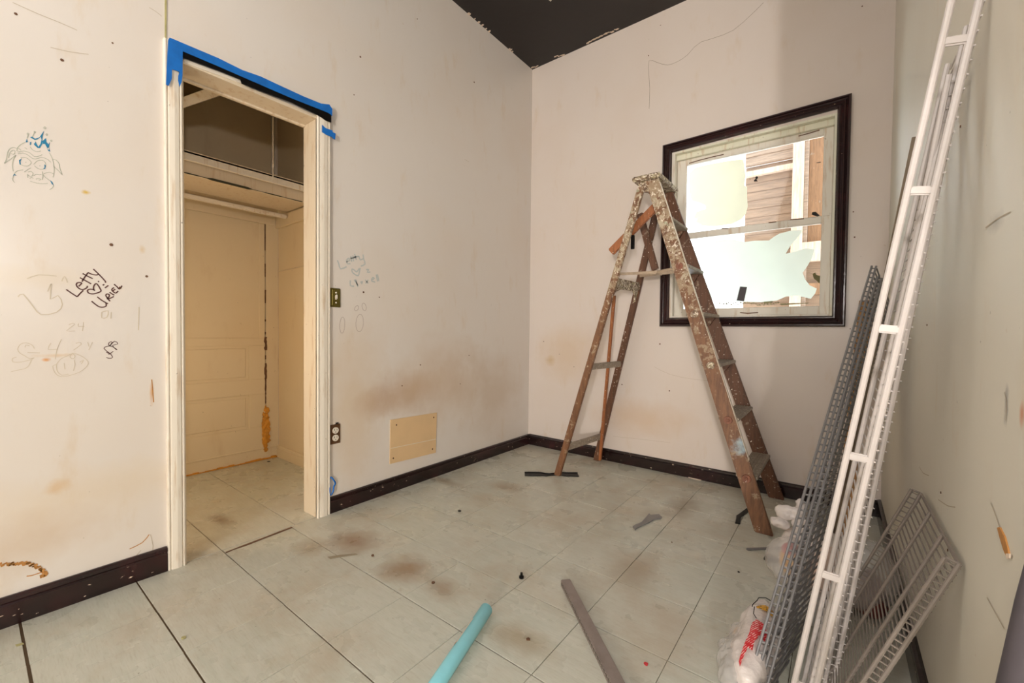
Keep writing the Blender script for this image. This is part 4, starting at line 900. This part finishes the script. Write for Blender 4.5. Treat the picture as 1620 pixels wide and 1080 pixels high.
for s_ in ([(360, 650), (400, 645), (450, 650), (470, 665)], [(360, 650), (350, 675), (325, 700), (322, 715)], [(335, 720), (330, 765), (345, 790)]):
    pts = [at(x, y, 2, .10) for x, y in K(s_)]
    tube(bm, [Vector((p.x, p.y, .062+.070*math.sqrt(max(0, 1-((p.x-2.005)/.064)**2-((p.y+1.60)/.215)**2))+.012)) for p in pts], .0013, 5)
lab(link('printed_line', bm, M_black, b2), 'thin black printed outline')
bm = blobm(tuple(at(1168, 1000, 2, .015)), (.012, .028, .012), .004, 3.3, 3); lab(link('printed_wrapper', bm, M_yel, b2, smooth=True), 'yellow flap at the bag edge')
# bag 3: clear, behind short shelf ; bag 4: clear crinkled between shelves
bm = blobm((2.12, -1.27, .055), (.07, .09, .055), .016, 9.4, 5, freq=20); b4 = link('plastic_bag', bm, M_bagc, smooth=True, loc=(2.13, -1.3, 0))
tag(b4, 'clear crinkled plastic bag flattened under the long grey shelf', 'bag')
b3 = root('plastic_bag', (2.26, -1.05, 0), 'clear plastic bag with dark red contents behind the short taupe shelf', 'bag')
bm = blobm((2.27, -1.05, .12), (.095, .16, .12), .014, 7.7, 5, freq=16); link('bag_body', bm, M_bagc, b3, smooth=True)
bm = blobm((2.285, -1.10, .075), (.06, .09, .07), .012, 3.7, 4); lab(link('contents', bm, M_cont, b3, smooth=True), 'dark red contents')

# ------------------------------------------------------------------ things on the floor
d = Vector((1.313-1.22, -2.26+1.963, 0)).normalized()
p0 = Vector((1.222, -1.967, .0225)); p1 = p0+d*1.1
tb = root('tube', p0.lerp(p1, .5)-Vector((0, 0, .0225)), 'pale blue plastic tube lying on the floor with a white label', 'tube')
bm = NB(); tube(bm, [p0, p0+d*.002, p1], [.0205, .0222, .0222], 28); o = link('tube_body', bm, M_tube, tb, smooth=True)
side = Vector((d.y, -d.x, 0)) if d.y > 0 else Vector((-d.y, d.x, 0)); side = Vector((-1, 0, 0))-d*Vector((-1, 0, 0)).dot(d); side.normalize()
def arc(bm, t0, t1, a0, a1, r=.0227):
    rings = []
    for t_ in (t0, t1):
        rings.append([bm.verts.new(p0+d*t_+side*math.cos(math.radians(a))*r+Vector((0, 0, 1))*math.sin(math.radians(a))*r) for a in (a0, (a0+a1)/2, a1)])
    for i in range(2): bm.faces.new((rings[0][i], rings[0][i+1], rings[1][i+1], rings[1][i]))
bm = NB(); arc(bm, .085, .20, 18, 62); lab(link('label_sticker', bm, M_ivory, tb), 'white label on the tube')
bm = NB(); arc(bm, .195, .207, 15, 50, .0229); lab(link('label_sticker', bm, solid('orange_sticker', lin(226, 110, 40)), tb), 'orange mark below the label')
# grey bar with punched edge
a = Vector((1.350, -1.640, 0)); dd = Vector((.36, -.33, 0)).normalized(); sd_ = Vector((-dd.y, dd.x, 0))
br = root('metal_bar', a+dd*.4, 'grey metal shelf bar lying on the floor with a toothed edge', 'bar')
bm = NB(); beam(bm, a+Vector((0, 0, .013)), a+dd*.85+Vector((0, 0, .013)), sd_*.019, (0, 0, .013), .002); link('bar_body', bm, M_bar, br)
bm = NB()
for i in range(50):
    c = a+dd*(.01+i*.0165)-sd_*.0197+Vector((0, 0, .016)); beam(bm, c, c+dd*.009, -sd_*.0012, (0, 0, .004), 0)
lab(link('slot_row', bm, solid('slot_shadow', lin(96, 86, 78)), br), 'row of small slots along the bar edge')
# black strip by ladder foot
bm = NB(); p, q = Vector((.462, -.690, 0)), Vector((.760, -.462, 0)); dn = (q-p).normalized(); sn = Vector((-dn.y, dn.x, 0)); n = 14; top_, bt_ = [], []
prof = [.022, .024, .024, .024, .022, .016, .010, .010, .014, .022, .024, .023, .024, .024]
for i in range(n):
    c = p.lerp(q, i/(n-1)); bend = sn*(.012*math.sin(i*.9) if 4 < i < 10 else 0)
    top_.append(c+bend+sn*prof[i]*1.35); bt_.append(c+bend-sn*prof[i]*1.35)
slab(bm, [v+Vector((0, 0, .0005)) for v in top_]+[v+Vector((0, 0, .0005)) for v in bt_[::-1]], (0, 0, .005)); tube(bm, [v+Vector((0, 0, .007)) for v in top_], .004, 6)
tag(link('plastic_strip', bm, M_black, loc=p.lerp(q, .5)), 'black bent plastic strip under the near rear ladder foot', 'strip')
def flat(name, pix, th, mat, label, cat, ridge=True, group=None):
    bm = NB(); pts = [at(x, y, 2, 0.0)+Vector((0, 0, .0006)) for x, y in pix]; slab(bm, pts, (0, 0, th))
    c = sum(pts, Vector())/len(pts)
    return tag(link(name, bm, mat, loc=(c.x, c.y, 0)), label, cat, group)
K = lambda p: cr(p, 780, 680, 3.24)
flat('plastic_scrap', K([(715, 500), (725, 492), (760, 478), (785, 450), (800, 432), (808, 440), (850, 436), (865, 450), (858, 458), (825, 462), (800, 478), (770, 490), (735, 508), (728, 515)]), .006, M_grey, 'torn grey plastic scrap on the floor between the ladder legs', 'scrap')
K = lambda p: cr(p, 1140, 640, 4.906)
flat('black_strap', K([(122, 865), (130, 862), (215, 800), (235, 795), (240, 818), (165, 870), (158, 880), (152, 930), (112, 922), (120, 890)]), .005, M_black, 'bent black strap end at the near front ladder foot', 'strap')
K = lambda p: cr(p, 1100, 780, 3.6)
flat('metal_strip', K([(290, 322), (292, 316), (400, 312), (540, 305), (542, 314), (400, 322), (300, 328)]), .004, M_grey, 'thin grey metal strip on the floor left of the tied bag', 'strip')
flat('rubber_scrap', K([(390, 378), (400, 365), (412, 352), (430, 364), (470, 370), (468, 392), (440, 398), (405, 390)]), .010, M_black, 'small black rubber scrap beside the tied bag', 'scrap')
c = at(825, 914, 2, 0); bm = NB(); tube(bm, [(c.x, c.y, .0005), (c.x, c.y, .008), (c.x, c.y, .0095), (c.x, c.y, .022)], [.010, .010, .0055, .005], 14)
tag(link('rubber_plug', bm, M_black, loc=(c.x, c.y, 0)), 'tiny black plug standing alone in mid floor', 'plug')
random.seed(21)
for q, r, mt, lb in [((727, 808.5), .011, M_black, 'black round dot on the tile nearest the access panel'), ((589.5, 879), .009, M_gash, 'dark brown dot on the stained tiles before the doorway'), ((685, 922), .009, M_gash, 'brown crumb left of the black plug'),
                     ((835.5, 1011.5), .007, M_gash, 'dark speck between the blue tube and the grey bar'), ((1063, 858), .004, M_gash, 'dark speck on the tiles right of the ladder scrap'), ((1168.5, 905), .005, M_black, 'small grey black speck left of the tied bag'),
                     ((290, 1009.5), .008, M_scar, 'olive crumb on the tiles at the lower left'), ((1022, 1050.5), .008, M_red, 'small red chip right of the grey bar'), ((425, 730), .012, M_black, 'dark dot on the closet floor near the back corner')]:
    c = at(q[0], q[1], 2, 0); k = 7; bm = NB()
    slab(bm, [(c.x+r*math.cos(6.283*j/k)*random.uniform(.7, 1.1), c.y+r*math.sin(6.283*j/k)*random.uniform(.6, 1), .0006) for j in range(k)], (0, 0, .003))
    tag(link('floor_crumb', bm, mt, loc=(c.x, c.y, 0)), lb, 'debris')
flat('tape_scrap', [(518, 881), (537, 878), (563, 875.5), (566, 877.5), (540, 881), (522, 884)], .0012, solid('grey_tape', lin(150, 138, 116)), 'flat grey tape scrap on the tiles before the doorway', 'scrap')
flat('tape_scrap', [(250, 1009), (285, 1006), (297, 1008), (285, 1012), (252, 1012)][:0] or [(26, 1023), (24, 1020), (36, 1017), (38, 1019)], .0012, M_scar, 'short olive tape scrap at the lower left edge of the floor', 'scrap')
bm = NB(); plate(bm, [(1086, 752), (1096, 753), (1110, 758), (1109, 760), (1098, 757.5), (1085, 754)], 2, .0008, .004); tag(link('paint_flake', bm, M_flake, loc=tuple(at(1098, 756, 2, 0))), 'long pale paint flake on the floor under the window', 'flake')

# dark thing at the right edge
bm = NB()
pA, pB = Vector((2.352, -2.365, .50)), Vector((2.382, -2.315, .83))
tube(bm, [(2.18, -2.52, .01), (2.20, -2.50, .05), (2.28, -2.43, .28), pA, Vector((2.372, -2.335, .69)), pB], [.020, .028, .031, .030, .020, .005], 16)
tag(link('padded_case', bm, M_darkfab, loc=(2.18, -2.52, 0), smooth=True), 'dark grey padded case leaning on the right wall at the frame edge', 'case')
